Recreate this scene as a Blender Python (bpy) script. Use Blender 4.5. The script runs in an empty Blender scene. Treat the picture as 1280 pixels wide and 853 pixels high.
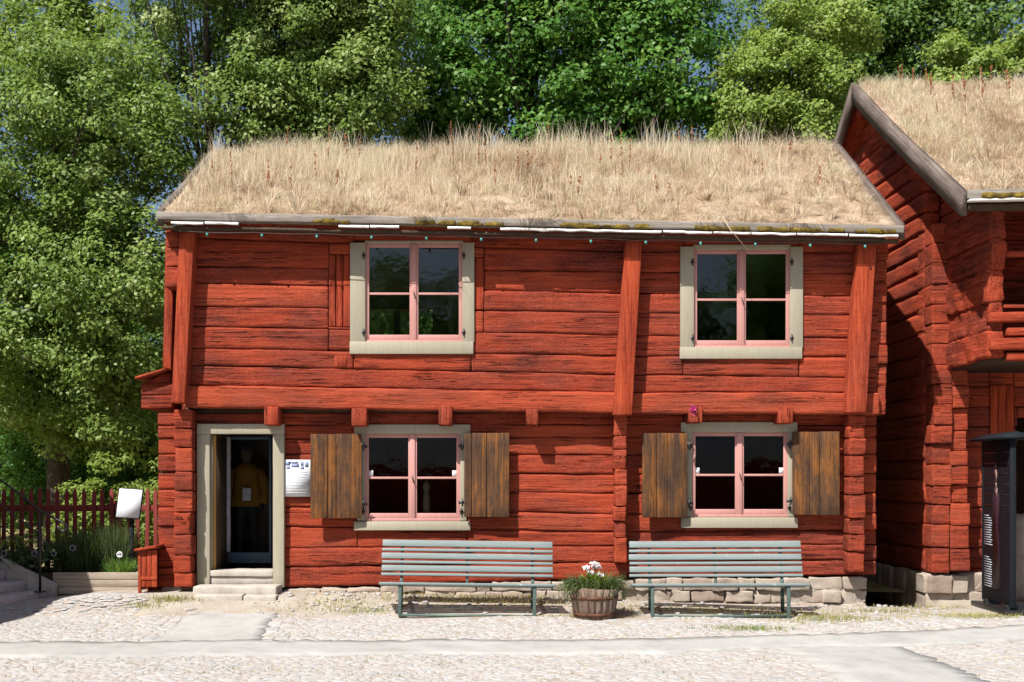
import bpy, math, random
import numpy as np
from mathutils import Vector, noise as mn, Matrix

random.seed(7)
rng = np.random.default_rng(7)
SC = bpy.context.scene
COL = SC.collection
R = math.radians

# ---------------------------------------------------------------- survey
# plan: X to the right, Y away from the viewer, facade of the upper storey at Y = 0
EYE = 1.53
F = 1470.0
def S(Y): return F / (15.0 + Y)
def PX(px, Y=0.0): return (px - 620.0) / S(Y)
def PZ(py, Y=0.0): return EYE + (600.0 - py) / S(Y)

def sm(t): t = np.clip(t, 0, 1); return t * t * (3 - 2 * t)
def ground_z(x, y):
    x = np.asarray(x, float); y = np.asarray(y, float)
    w = .10 - .20 * sm((x + 3.9) / 9.5) - .085 * sm((-4.9 - x) / .9)
    d = -y
    ft = np.interp(d, [0, 1, 2.5, 5, 12, 60], [-.10, -.10, -.20, -.29, -.35, -.4])
    t = sm((d - .25) / .8)
    front = w * (1 - t) + ft * t
    back = w + np.interp(y, [0, 3, 12, 40, 90, 400], [0, .0, .25, 1.2, 5, 9])
    z = np.where(y > 0, back, front)
    z = z - .42 * sm((x - 4.8) / .25) * sm((5.9 - x) / .2) * sm((y - .02) / .45) * (y < 12)
    return z + .010 * np.sin(x * 2.3 + y * 1.7) * np.cos(y * 2.9 - x * .6)
def gz(x, y): return float(ground_z(x, y))
def G(px, py):
    D = 14.0
    for _ in range(30):
        X = (px - 620) * D / F
        z = gz(X, D - 15)
        D = .5 * D + .5 * F * (EYE - z) / (py - 600.0)
    return ((px - 620) * D / F, D - 15)

# ---------------------------------------------------------------- materials
class NT:
    def __init__(s, name):
        s.m = bpy.data.materials.new(name); s.m.use_nodes = True
        s.t = s.m.node_tree; s.t.nodes.clear()
        s.out = s.n('ShaderNodeOutputMaterial')
    def n(s, typ, **kw):
        nd = s.t.nodes.new(typ)
        for k, v in kw.items():
            if k.startswith('_'): setattr(nd, k[1:], v)
        return nd
    def l(s, a, b): s.t.links.new(a, b)
    def coords(s, scale=(1, 1, 1), kind='Object'):
        tc = s.n('ShaderNodeTexCoord'); mp = s.n('ShaderNodeMapping')
        mp.inputs['Scale'].default_value = scale
        if getattr(s, 'pitch', 0.):
            m0 = s.n('ShaderNodeMapping'); m0.inputs['Rotation'].default_value = (-s.pitch, 0, 0)
            s.l(tc.outputs[kind], m0.inputs['Vector']); s.l(m0.outputs[0], mp.inputs['Vector'])
        else: s.l(tc.outputs[kind], mp.inputs['Vector'])
        return mp.outputs[0]
    def noise(s, vec, scale=1, detail=4, rough=.55, dist=0):
        nd = s.n('ShaderNodeTexNoise'); s.l(vec, nd.inputs['Vector'])
        nd.inputs['Scale'].default_value = scale; nd.inputs['Detail'].default_value = detail
        nd.inputs['Roughness'].default_value = rough; nd.inputs['Distortion'].default_value = dist
        return nd.outputs['Fac']
    def ramp(s, fac, stops):
        nd = s.n('ShaderNodeValToRGB'); s.l(fac, nd.inputs[0]); e = nd.color_ramp.elements
        while len(e) < len(stops): e.new(.5)
        for el, (p, c) in zip(e, stops):
            el.position = p; el.color = (*c, 1) if len(c) == 3 else c
        return nd.outputs[0]
    def val(s, fac, a, b):
        nd = s.n('ShaderNodeMapRange'); s.l(fac, nd.inputs[0])
        nd.inputs[1].default_value = a; nd.inputs[2].default_value = b; return nd.outputs[0]
    def mix(s, fac, a, b, mode='MIX'):
        nd = s.n('ShaderNodeMix', _data_type='RGBA', _blend_type=mode)
        def put(v, i):
            if isinstance(v, tuple): nd.inputs[i].default_value = (*v, 1)
            else: s.l(v, nd.inputs[i])
        if isinstance(fac, float): nd.inputs[0].default_value = fac
        else: s.l(fac, nd.inputs[0])
        put(a, 6); put(b, 7); return nd.outputs[2]
    def math(s, op, a, b):
        nd = s.n('ShaderNodeMath', _operation=op)
        for v, i in ((a, 0), (b, 1)):
            if isinstance(v, (int, float)): nd.inputs[i].default_value = v
            else: s.l(v, nd.inputs[i])
        return nd.outputs[0]
    def bump(s, h, strength=.5, dist=.01):
        nd = s.n('ShaderNodeBump'); nd.inputs['Strength'].default_value = strength
        nd.inputs['Distance'].default_value = dist; s.l(h, nd.inputs['Height']); return nd.outputs[0]
    def attr(s, name):
        nd = s.n('ShaderNodeAttribute'); nd.attribute_name = name; return nd.outputs['Fac']
    def bsdf(s, col, rough=.8, spec=.3, metal=0, normal=None):
        b = s.n('ShaderNodeBsdfPrincipled')
        if isinstance(col, tuple): b.inputs['Base Color'].default_value = (*col, 1)
        else: s.l(col, b.inputs['Base Color'])
        if isinstance(rough, float): b.inputs['Roughness'].default_value = rough
        else: s.l(rough, b.inputs['Roughness'])
        b.inputs['Specular IOR Level'].default_value = spec; b.inputs['Metallic'].default_value = metal
        if normal is not None: s.l(normal, b.inputs['Normal'])
        return b
    def done(s, sh):
        s.l(sh.outputs[0] if hasattr(sh, 'outputs') else sh, s.out.inputs[0]); return s.m

def axis_scale(ax, along, across):
    v = [across] * 3; v[ax] = along; return tuple(v)

def red_wood(name, ax, main=(.335, .058, .027), smooth=False):
    t = NT(name)
    k = .5 if smooth else 1
    g = t.noise(t.coords(axis_scale(ax, 1.6, 26)), 1, 6, .65)
    big = t.noise(t.coords(axis_scale(ax, .8, 2.2)), 1.3, 5, .6)
    pat = t.noise(t.coords(), 3.2, 6, .65, .4)
    cr = t.noise(t.coords(axis_scale(ax, .30, 20)), 1, 3, .5, .15)
    fine = t.noise(t.coords(axis_scale(ax, 14, 60)), 1, 3, .6)
    c = t.ramp(g, [(.28, (.12, .017, .010)), (.42, (.25, .037, .016)), (.62, main), (.85, (.39, .073, .030))])
    dull = t.ramp(g, [(.3, (.045, .014, .011)), (.5, (.135, .032, .022)), (.75, (.26, .056, .034))])
    c = t.mix(t.math('MULTIPLY', t.val(big, .44, .66), .9 * k), c, dull)
    c = t.mix(t.math('MULTIPLY', t.val(pat, .56, .72), .42 * k), c, (.19, .040, .030))
    c = t.mix(t.math('MULTIPLY', t.val(fine, .62, .78), .5 * k), c, (.12, .02, .014))
    # open checks in the timber
    band = t.math('ABSOLUTE', t.math('SUBTRACT', cr, .5), 0)
    gate = t.val(t.noise(t.coords(axis_scale(ax, .9, 3), ), 1.2, 2, .5), .47, .52)
    line = t.math('MULTIPLY', t.val(band, .012, .004), gate)
    if not smooth:
        c = t.mix(line, c, (.022, .006, .005))
    h = t.math('SUBTRACT', t.math('ADD', t.math('MULTIPLY', g, .8), t.math('MULTIPLY', pat, .5)), t.math('MULTIPLY', line, 1.2))
    tn = t.attr('tint')
    c = t.mix(t.math('MULTIPLY', t.val(tn, .35, 1.), .55), c, t.mix(.5, c, (.13, .030, .022)))
    c = t.mix(t.math('MULTIPLY', t.val(tn, .45, .05), t.math('MULTIPLY', t.val(tn, 0., .02), .30)), c, (.42, .088, .042))
    chop = t.noise(t.coords(axis_scale(ax, 9, 5)), 1, 3, .5)
    h = t.math('ADD', h, t.math('ADD', t.math('MULTIPLY', chop, .6), t.math('MULTIPLY', fine, .5)))
    chalk = t.noise(t.coords(), 38, 5, .75)
    c = t.mix(t.math('MULTIPLY', t.val(chalk, .52, .72), .35), c, (.46, .15, .10))
    return t.done(t.bsdf(c, .95, .06, normal=t.bump(h, .85 * k, .018)))

def painted(name, col, ax=2, wear=(.5, .45, .38), amt=.35, rough=.6):
    t = NT(name)
    g = t.noise(t.coords(axis_scale(ax, 3, 40)), 1, 5, .6)
    p = t.noise(t.coords(), 9, 6, .7)
    d = tuple(x * .88 for x in col)
    c = t.ramp(g, [(.3, d), (.6, col)])
    c = t.mix(t.math('MULTIPLY', t.val(p, .62, .75), amt), c, wear)
    return t.done(t.bsdf(c, rough, .3, normal=t.bump(g, .25, .004)))

def raw_wood(name, ax, stops, rough=.75, bump=.5, spec=.25, pitch=0.):
    t = NT(name)
    t.pitch = pitch
    g = t.noise(t.coords(axis_scale(ax, 1.0, 34)), 1, 6, .65, .0)
    b = t.noise(t.coords(axis_scale(ax, 1.2, 4)), 1.6, 3, .5)
    f = t.math('ADD', t.math('MULTIPLY', g, .65), t.math('MULTIPLY', b, .35))
    c = t.ramp(f, stops)
    fine = t.noise(t.coords(axis_scale(ax, 6, 90)), 1, 2, .5)
    c = t.mix(t.math('MULTIPLY', t.val(fine, .6, .72), .45), c, tuple(x * .4 for x in stops[0][1]))
    return t.done(t.bsdf(c, rough, spec, normal=t.bump(g, bump, .008)))

def stony(name, stops, scale=4, rough=.9, attr=None, bump=.5, bscale=30):
    t = NT(name)
    n1 = t.noise(t.coords(), scale, 6, .65)
    n2 = t.noise(t.coords(), bscale, 4, .6)
    c = t.ramp(n1, stops)
    if attr:
        c = t.mix(.62, c, t.ramp(t.attr('tint'), attr))
    c = t.mix(t.math('MULTIPLY', t.val(n2, .58, .75), .4), c, tuple(x * .55 for x in stops[0][1]))
    return t.done(t.bsdf(c, rough, .2, normal=t.bump(n2, bump, .006)))

def plain(name, col, rough=.6, spec=.3, metal=0, var=.25, scale=14):
    t = NT(name)
    n = t.noise(t.coords(), scale, 5, .6)
    c = t.ramp(n, [(.3, tuple(x * (1 - var) for x in col)), (.7, tuple(min(1, x * (1 + var * .4)) for x in col))])
    return t.done(t.bsdf(c, rough, spec, metal, t.bump(n, .12, .003)))

def leafy(name, stops, trans=.35, rough=.5, spec=.35, green=.5):
    t = NT(name)
    c = t.ramp(t.attr('tint'), stops)
    b = t.bsdf(c, rough, spec)
    tr = t.n('ShaderNodeBsdfTranslucent'); t.l(t.mix(float(green), c, (.16, .22, .02)), tr.inputs[0])
    mx = t.n('ShaderNodeMixShader'); mx.inputs[0].default_value = trans
    t.l(b.outputs[0], mx.inputs[1]); t.l(tr.outputs[0], mx.inputs[2])
    return t.done(mx)

def glass(name):
    t = NT(name)
    fr = t.n('ShaderNodeFresnel'); fr.inputs[0].default_value = 1.5
    nz = t.noise(t.coords((6, 6, 6)), 1, 3, .5)
    bp = t.bump(nz, .10, .012); t.l(bp, fr.inputs['Normal'])
    tr = t.n('ShaderNodeBsdfTransparent'); tr.inputs[0].default_value = (.62, .66, .65, 1)
    gl = t.n('ShaderNodeBsdfGlossy'); gl.inputs['Roughness'].default_value = .01; t.l(bp, gl.inputs['Normal'])
    mx = t.n('ShaderNodeMixShader'); t.l(t.math('MULTIPLY', fr.outputs[0], 2.1), mx.inputs[0])
    t.l(tr.outputs[0], mx.inputs[1]); t.l(gl.outputs[0], mx.inputs[2])
    return t.done(mx)

M = {}
M['red_x'] = red_wood('red_timber_x', 0)
M['red_y'] = red_wood('red_timber_y', 1)
M['red_z'] = red_wood('red_timber_z', 2)
M['red_board'] = red_wood('red_board', 2, (.375, .066, .026), True)
M['red_fence'] = painted('red_fence', (.19, .033, .025), 2, (.16, .05, .04), .5, .8)
M['olive'] = painted('olive_paint', (.335, .30, .222), 2, (.20, .16, .10), .3)
M['pink'] = painted('pink_paint', (.49, .245, .215), 2, (.30, .12, .10), .25, .5)
M['grey_wood_x'] = raw_wood('grey_wood_x', 0, [(.3, (.10, .082, .07)), (.5, (.23, .20, .17)), (.7, (.36, .325, .28))], .9)
M['grey_wood_y'] = raw_wood('grey_wood_y', 1, [(.3, (.05, .038, .033)), (.5, (.125, .098, .083)), (.7, (.22, .185, .16))], .9)
M['rake_wood'] = raw_wood('rake_wood', 1, [(.3, (.045, .034, .030)), (.5, (.115, .088, .074)), (.68, (.21, .175, .15))], .9, .6, .15, R(32))
M['rake_wood_back'] = raw_wood('rake_wood_back', 1, [(.3, (.045, .034, .030)), (.5, (.115, .088, .074)), (.68, (.21, .175, .15))], .9, .6, .15, R(-32))
M['plank_x'] = raw_wood('bed_plank', 0, [(.3, (.16, .12, .09)), (.5, (.32, .26, .20)), (.7, (.40, .34, .27))], .9)
t = NT('varnished_wood')
g = t.noise(t.coords(axis_scale(2, .9, 42)), 1, 6, .65); b = t.noise(t.coords(axis_scale(2, 1.6, 7)), 1, 4, .6, .3); e = t.noise(t.coords(), 16, 6, .7)
f = t.math('ADD', t.math('ADD', t.math('MULTIPLY', g, .40), t.math('MULTIPLY', b, .45)), t.math('MULTIPLY', e, .15))
c = t.ramp(f, [(.32, (.022, .013, .009)), (.43, (.060, .032, .020)), (.50, (.098, .047, .021)), (.56, (.185, .070, .019)), (.63, (.22, .088, .028)), (.72, (.10, .062, .042))])
fine = t.noise(t.coords(axis_scale(2, 5, 95)), 1, 2, .5)
c = t.mix(t.math('MULTIPLY', t.val(fine, .58, .70), .7), c, (.020, .012, .008))
M['shutter'] = t.done(t.bsdf(c, .8, .15, normal=t.bump(g, .8, .008)))
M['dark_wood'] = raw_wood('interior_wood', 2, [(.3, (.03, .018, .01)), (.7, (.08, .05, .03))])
M['door_edge'] = raw_wood('door_wood', 2, [(.3, (.34, .18, .05)), (.7, (.60, .36, .11))])
M['slat'] = painted('slat_paint', (.185, .222, .215), 0, (.42, .44, .42), .8, .55)
M['bench_steel'] = plain('bench_steel', (.075, .112, .098), .5, .4)
M['black'] = plain('black_iron', (.012, .012, .013), .4, .5)
M['slate'] = plain('blue_grey_post', (.010, .013, .017), .7, .12)
M['white'] = plain('white_print', (.70, .72, .75), .95, .05, 0, .04)
M['ink_blue'] = plain('printed_blue', (.26, .31, .48), .7, .2, 0, .7, 40)
M['ink_grey'] = plain('printed_grey', (.56, .58, .62), .7, .2, 0, .1)
M['bark_white'] = stony('birch_bark', [(.25, (.20, .17, .14)), (.42, (.66, .64, .60)), (.8, (.78, .77, .74))], 7)
M['sod'] = stony('roof_soil', [(.3, (.13, .085, .055)), (.5, (.27, .195, .13)), (.7, (.42, .33, .235))], 3, .95, None, .8, 40)
M['soil'] = stony('soil', [(.3, (.03, .02, .013)), (.7, (.08, .055, .035))], 12)
M['moss'] = stony('moss', [(.3, (.035, .028, .012)), (.5, (.13, .088, .018)), (.72, (.26, .18, .03))], 11, .95, None, .9, 60)
M['glass'] = glass('window_glass')
M['stone'] = stony('field_stone', [(.3, (.17, .125, .10)), (.5, (.32, .26, .21)), (.7, (.42, .36, .30))], 5, .95,
                   [(0, (.24, .17, .14)), (.5, (.35, .30, .245)), (1, (.40, .33, .27))], 1., 26)
M['cobble'] = stony('cobble', [(.3, (.235, .222, .205)), (.55, (.325, .308, .288)), (.75, (.40, .385, .365))], 9, .85,
                    [(0, (.345, .285, .26)), (.3, (.36, .335, .31)), (.55, (.385, .365, .34)), (.8, (.29, .29, .29)), (1, (.42, .41, .395))], .4, 60)
M['path'] = stony('slab_path', [(.3, (.275, .266, .25)), (.5, (.335, .325, .308)), (.7, (.385, .375, .355))], 2.6, .9, None, .9, 120)
M['granite'] = stony('granite', [(.3, (.33, .26, .245)), (.5, (.44, .38, .365)), (.7, (.52, .49, .48))], 26, .85, None, .4, 120)
M['limestone'] = stony('step_stone', [(.3, (.30, .26, .215)), (.5, (.40, .36, .31)), (.7, (.46, .42, .37))], 5, .9, None, .7, 50)
M['straw'] = leafy('straw', [(0, (.22, .125, .07)), (.10, (.36, .24, .145)), (.3, (.56, .43, .285)), (.62, (.72, .60, .44)), (.93, (.82, .74, .60)), (1, (.46, .46, .20))], .5, .7, .12, 0)
M['redstalk'] = leafy('sorrel', [(0, (.17, .055, .028)), (1, (.36, .15, .07))], .1, .8, .1, 0)
M['drygrass'] = leafy('yard_weeds', [(0, (.33, .27, .09)), (.5, (.40, .34, .12)), (.8, (.22, .26, .06)), (1, (.12, .20, .03))], .3, .7, .2)
M['trunk'] = stony('tree_bark', [(.3, (.022, .017, .013)), (.5, (.055, .045, .036)), (.7, (.10, .085, .07))], 6, .95, None, 1, 30)
M['cloth_yellow'] = plain('yellow_cloth', (.15, .078, .007), .95)
M['cloth_dark'] = plain('dark_cloth', (.02, .02, .025), .9)
M['skin'] = plain('mannequin_skin', (.07, .05, .04), .9)
M['bluegrey'] = painted('bluegrey_paint', (.065, .095, .13), 0)
M['curtain'] = plain('white_curtain', (.36, .36, .41), .9)
M['purple_print'] = plain('dark_print', (.011, .008, .011), .7, .12, 0, .5, 7)
M['dress'] = plain('printed_dress', (.030, .011, .020), .5, .3, 0, .4, 20)
M['face'] = plain('printed_face', (.26, .16, .14), .7)
M['pinkflower'] = leafy('pink_petals', [(0, (.50, .02, .19)), (1, (.72, .06, .32))], .3, green=0)
M['petal'] = leafy('white_petals', [(0, (.78, .70, .72)), (1, (.88, .86, .84))], .3, green=0)
M['barrel'] = raw_wood('barrel_stave', 2, [(.3, (.06, .038, .028)), (.5, (.17, .115, .085)), (.7, (.27, .20, .16))], .85)
M['rust'] = plain('rusty_hoop', (.14, .065, .04), .8, .2, .3, .5)
M['teal'] = plain('teal_bulb', (.05, .28, .24), .2, .5)
M['sash_white'] = painted('white_sash', (.62, .58, .56), 2)
M['chartreuse'] = leafy('bright_foliage', [(0, (.16, .24, .02)), (1, (.32, .38, .04))], .4)

# ---------------------------------------------------------------- mesh tools
WORLD0 = {}
def tag(o, label=None, cat=None, group=None, kind=None):
    if label: o['label'] = label
    if cat: o['category'] = cat
    if group: o['group'] = group
    if kind: o['kind'] = kind
    return o
def empty(name, loc, label, cat, group=None, rot=(0, 0, 0)):
    o = bpy.data.objects.new(name, None); COL.objects.link(o)
    o.location = loc; o.rotation_euler = rot; o.empty_display_size = .2
    return tag(o, label, cat, group)
def finish(o, parent, local):
    COL.objects.link(o)
    if parent is not None:
        o.parent = parent
        if not local and parent.parent is None and parent.type == 'EMPTY':
            o.location = -Vector(parent.location)
    return o
def mesh_np(name, V, Fc, mat, parent=None, tint=None, smooth=False, local=False, bevel=0):
    V = np.asarray(V, np.float32); me = bpy.data.meshes.new(name)
    if isinstance(Fc, np.ndarray):
        n, k = Fc.shape; flat = Fc.ravel(); starts = np.arange(0, n * k, k)
    else:
        ks = [len(f) for f in Fc]; n = len(Fc); flat = np.fromiter((i for f in Fc for i in f), np.int32)
        starts = np.concatenate(([0], np.cumsum(ks)[:-1]))
    me.vertices.add(len(V)); me.vertices.foreach_set('co', V.ravel())
    me.loops.add(len(flat)); me.loops.foreach_set('vertex_index', np.asarray(flat, np.int32))
    me.polygons.add(n); me.polygons.foreach_set('loop_start', np.asarray(starts, np.int32))
    if smooth: me.polygons.foreach_set('use_smooth', np.ones(n, bool))
    me.update(calc_edges=True); me.validate()
    if tint is not None:
        a = me.attributes.new('tint', 'FLOAT', 'FACE'); a.data.foreach_set('value', np.asarray(tint, np.float32))
    me.materials.append(mat)
    o = finish(bpy.data.objects.new(name, me), parent, local)
    if bevel:
        b = o.modifiers.new('bevel', 'BEVEL'); b.width = bevel; b.segments = 2; b.limit_method = 'ANGLE'
    return o

class MB:
    def __init__(s): s.v = []; s.f = []; s.t = []
    def add(s, V, Fs, tint=0.5):
        o = len(s.v); s.v += [tuple(map(float, p)) for p in V]
        s.f += [tuple(i + o for i in f) for f in Fs]; s.t += [tint] * len(Fs); return s
    def box(s, x0, x1, y0, y1, z0, z1, mtx=None, tint=.5):
        V = [(x, y, z) for z in (z0, z1) for y in (y0, y1) for x in (x0, x1)]
        if mtx is not None: V = [mtx @ Vector(p) for p in V]
        return s.add(V, [(0, 2, 3, 1), (4, 5, 7, 6), (0, 1, 5, 4), (2, 6, 7, 3), (0, 4, 6, 2), (1, 3, 7, 5)], tint)
    def prism(s, poly, d, tint=.5):
        # poly: 3-D loop, d: extrusion vector
        n = len(poly); d = Vector(d); P = [Vector(p) for p in poly]
        V = P + [p + d for p in P]
        return s.add(V, [tuple(range(n - 1, -1, -1)), tuple(range(n, 2 * n))] + [(i, (i + 1) % n, n + (i + 1) % n, n + i) for i in range(n)], tint)
    def tube(s, pts, rad, n=8, tint=.5):
        P = [Vector(p) for p in pts]; rs = rad if isinstance(rad, (list, tuple)) else [rad] * len(P)
        V = []; Fs = []; ref = None
        for i, p in enumerate(P):
            d = (P[min(i + 1, len(P) - 1)] - P[max(i - 1, 0)]).normalized()
            if ref is None: ref = d.orthogonal().normalized()
            ref = (ref - d * ref.dot(d)); ref = ref.normalized() if ref.length > 1e-5 else d.orthogonal().normalized()
            b = d.cross(ref)
            for k in range(n):
                a = 2 * math.pi * k / n
                V.append(p + (ref * math.cos(a) + b * math.sin(a)) * rs[i])
        for i in range(len(P) - 1):
            for k in range(n):
                Fs.append((i * n + k, i * n + (k + 1) % n, (i + 1) * n + (k + 1) % n, (i + 1) * n + k))
        Fs.append(tuple(range(n - 1, -1, -1))); Fs.append(tuple(range((len(P) - 1) * n, len(P) * n)))
        return s.add(V, Fs, tint)
    def lathe(s, prof, c, n=24, tint=.5, sx=1, sy=1):
        V = []; Fs = []
        for r, z in prof:
            for k in range(n):
                a = 2 * math.pi * k / n; V.append((c[0] + r * math.cos(a) * sx, c[1] + r * math.sin(a) * sy, c[2] + z))
        m = len(prof)
        for i in range(m - 1):
            for k in range(n):
                Fs.append((i * n + k, i * n + (k + 1) % n, (i + 1) * n + (k + 1) % n, (i + 1) * n + k))
        Fs.append(tuple(range(n - 1, -1, -1))); Fs.append(tuple(range((m - 1) * n, m * n)))
        return s.add(V, Fs, tint)
    def rbox(s, lo, hi, n, r=.03, amp=.005, freq=3., warp=None, tint=.5):
        """box with rounded edges and a hewn, uneven surface; warp(p) -> p maps the finished points"""
        nx, ny, nz = n = tuple(max(3, q) for q in n); idx = {}; V = []; Fs = []
        lo = Vector(lo); hi = Vector(hi); r = min(r, *(.49 * (hi[i] - lo[i]) for i in range(3)))
        cs = []
        for a in range(3):      # a narrow row of cells along each edge keeps the rounding tight
            Ln = hi[a] - lo[a]; cs.append([0.] + [r + (Ln - 2 * r) * q / (n[a] - 2) for q in range(n[a] - 1)] + [Ln])
        il = lo + Vector((r, r, r)); ih = hi - Vector((r, r, r))
        seed = Vector((random.random() * 90, random.random() * 90, random.random() * 90))
        def ease(t, rr, L):
            return t
        def vid(i, j, k):
            q = (i, j, k)
            if q not in idx:
                p = Vector((lo[0] + cs[0][i], lo[1] + cs[1][j], lo[2] + cs[2][k]))
                c = Vector([min(max(p[a], il[a]), ih[a]) for a in range(3)])
                d = p - c
                if d.length > 1e-7: p = c + d.normalized() * r
                w = mn.noise_vector(p * freq + seed) * amp + mn.noise_vector(p * freq * 3.1 + seed) * amp * .45
                p = p + w
                if warp: p = warp(p)
                idx[q] = len(V); V.append(p)
            return idx[q]
        def quad(a, b, c, d): Fs.append((vid(*a), vid(*b), vid(*c), vid(*d)))
        for i in range(nx):
            for j in range(ny):
                quad((i, j, 0), (i, j + 1, 0), (i + 1, j + 1, 0), (i + 1, j, 0))
                quad((i, j, nz), (i + 1, j, nz), (i + 1, j + 1, nz), (i, j + 1, nz))
        for i in range(nx):
            for k in range(nz):
                quad((i, 0, k), (i + 1, 0, k), (i + 1, 0, k + 1), (i, 0, k + 1))
                quad((i, ny, k), (i, ny, k + 1), (i + 1, ny, k + 1), (i + 1, ny, k))
        for j in range(ny):
            for k in range(nz):
                quad((0, j, k), (0, j, k + 1), (0, j + 1, k + 1), (0, j + 1, k))
                quad((nx, j, k), (nx, j + 1, k), (nx, j + 1, k + 1), (nx, j, k + 1))
        return s.add(V, Fs, tint)
    def build(s, name, mat, parent=None, bevel=0, smooth=False, local=False, tint=False):
        return mesh_np(name, s.v, s.f, mat, parent, s.t if tint else None, smooth, local, bevel)

def lerp(a, b, t): return a + (b - a) * t
def pl(x, xs, ys): return float(np.interp(x, xs, ys))

def log_rows(mb, x0, x1, Y0, thick, xs, seams, holes, amp=.009, r=.024, front=0.):
    """horizontal hewn logs between seam lines (each a list of heights at xs), left open at holes (x0,x1,z0,z1)"""
    for a, b in zip(seams[:-1], seams[1:]):       # a is the upper seam, b the lower one
        cuts = [x0, x1]
        zt = max(a); zb = min(b)
        for hx0, hx1, hz0, hz1 in holes:
            if hz1 > zb and hz0 < zt: cuts += [c for c in (hx0, hx1) if x0 < c < x1]
        cuts = sorted(set(cuts))
        push = random.uniform(-.012, .012) - (front if b is seams[-1] else 0)
        for c0, c1 in zip(cuts[:-1], cuts[1:]):
            mid = (c0 + c1) / 2
            f0, f1 = 0., 1.
            top = pl(mid, xs, a); bot = pl(mid, xs, b)
            skip = False
            for hx0, hx1, hz0, hz1 in holes:
                if hx0 - 1e-4 <= c0 and c1 <= hx1 + 1e-4 and hz1 > bot and hz0 < top:
                    if hz0 <= bot + .02 and hz1 >= top - .02: skip = True
                    elif hz1 >= top - .02: f1 = (hz0 - bot) / (top - bot)
                    elif hz0 <= bot + .02: f0 = (hz1 - bot) / (top - bot)
            if skip or f1 - f0 < .08: continue
            sd = random.random() * 50
            def warp(p, a=a, b=b, f0=f0, f1=f1, sd=sd):
                x = p.x
                wob = mn.noise(Vector((x * .9, sd, 0))) * .010
                zt = pl(x, xs, a) ; zb = pl(x, xs, b)
                t = p.z
                return Vector((x, p.y, zb + (zt - zb) * (f0 + (f1 - f0) * t) + wob))
            # rbox in a space where z runs 0..1: build at true height then normalise
            H = (top - bot) * (f1 - f0)
            def w2(p, warp=warp, H=H): return warp(Vector((p.x, p.y, p.z / H)))
            nx = max(2, int((c1 - c0) / .09))
            mb.rbox((c0, Y0 + push, .002), (c1, Y0 + thick + push, H - .003), (nx, 3, 10), r, amp, 3.4, w2, random.random())

def gable_rows(mb, X, thick, y0, y1, zb, roofz, step, r=.07, amp=.012, holes=()):
    z = zb
    while True:
        h = step * random.uniform(.9, 1.1)
        # extent of y where the roof line is above the row's middle
        ys = [y for y in np.linspace(y0, y1, 200) if roofz(y) > z + h * .6]
        if len(ys) < 4: break
        a, b = ys[0], ys[-1]
        segs = [(a, b)]
        mb_push = random.uniform(-.015, .015)
        for s0, s1 in segs:
            mb.rbox((X + mb_push, s0, z - .004), (X + thick + mb_push, s1, z + h + .004), (3, max(2, int((s1 - s0) / .10)), 10), r, amp, 3.2, None, random.random())
        z += h

# ---------------------------------------------------------------- ground
def grid_sheet(name, xs, ys, dz, mat, kind='structure'):
    Xg, Yg = np.meshgrid(xs, ys)
    V = np.stack([Xg, Yg, ground_z(Xg, Yg) + dz], -1).reshape(-1, 3)
    nx, ny = len(xs), len(ys)
    i = (np.arange(ny - 1)[:, None] * nx + np.arange(nx - 1)).ravel()
    Fc = np.stack([i, i + 1, i + nx + 1, i + nx], 1)
    o = mesh_np(name, V, Fc, mat, smooth=True); tag(o, kind=kind); return o
far = [-500, -300, -180, -110, -70, -45, -30, -20, -14]
xs = np.array(far + list(np.arange(-10, 10.01, .25)) + [-q for q in far[::-1]])
ys = np.array(far + list(np.arange(-10, 10.01, .2)) + [-q for q in far[::-1]])
t = NT('yard_sand')
n1 = t.noise(t.coords(), 2.2, 6, .6); n2 = t.noise(t.coords(), 45, 4, .65); n3 = t.noise(t.coords(), 1.1, 3, .5)
c = t.ramp(n1, [(.3, (.29, .24, .19)), (.5, (.36, .315, .265)), (.7, (.41, .38, .335))])
c = t.mix(t.math('MULTIPLY', t.val(n2, .5, .7), .5), c, (.22, .16, .10))
c = t.mix(t.math('MULTIPLY', t.val(n3, .55, .7), .45), c, (.36, .30, .12))
M['sand'] = t.done(t.bsdf(c, .95, .1, normal=t.bump(n2, .9, .02)))
grid_sheet('ground', xs, ys, 0, M['sand'])
t = NT('dry_lawn')
n1 = t.noise(t.coords(), .7, 6, .6); n2 = t.noise(t.coords(), 30, 4, .65)
c = t.ramp(n1, [(.35, (.42, .33, .20)), (.5, (.34, .29, .13)), (.68, (.14, .17, .05))])
c = t.mix(t.math('MULTIPLY', t.val(n2, .5, .7), .5), c, (.20, .17, .07))
M['lawn'] = t.done(t.bsdf(c, .95, .1, normal=t.bump(n2, .9, .03)))
grid_sheet('lawn', np.arange(-60, 60.1, 2.), np.concatenate([np.arange(1.75, 8, .5), np.arange(8, 70, 3.)]), .03, M['lawn'])

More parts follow.
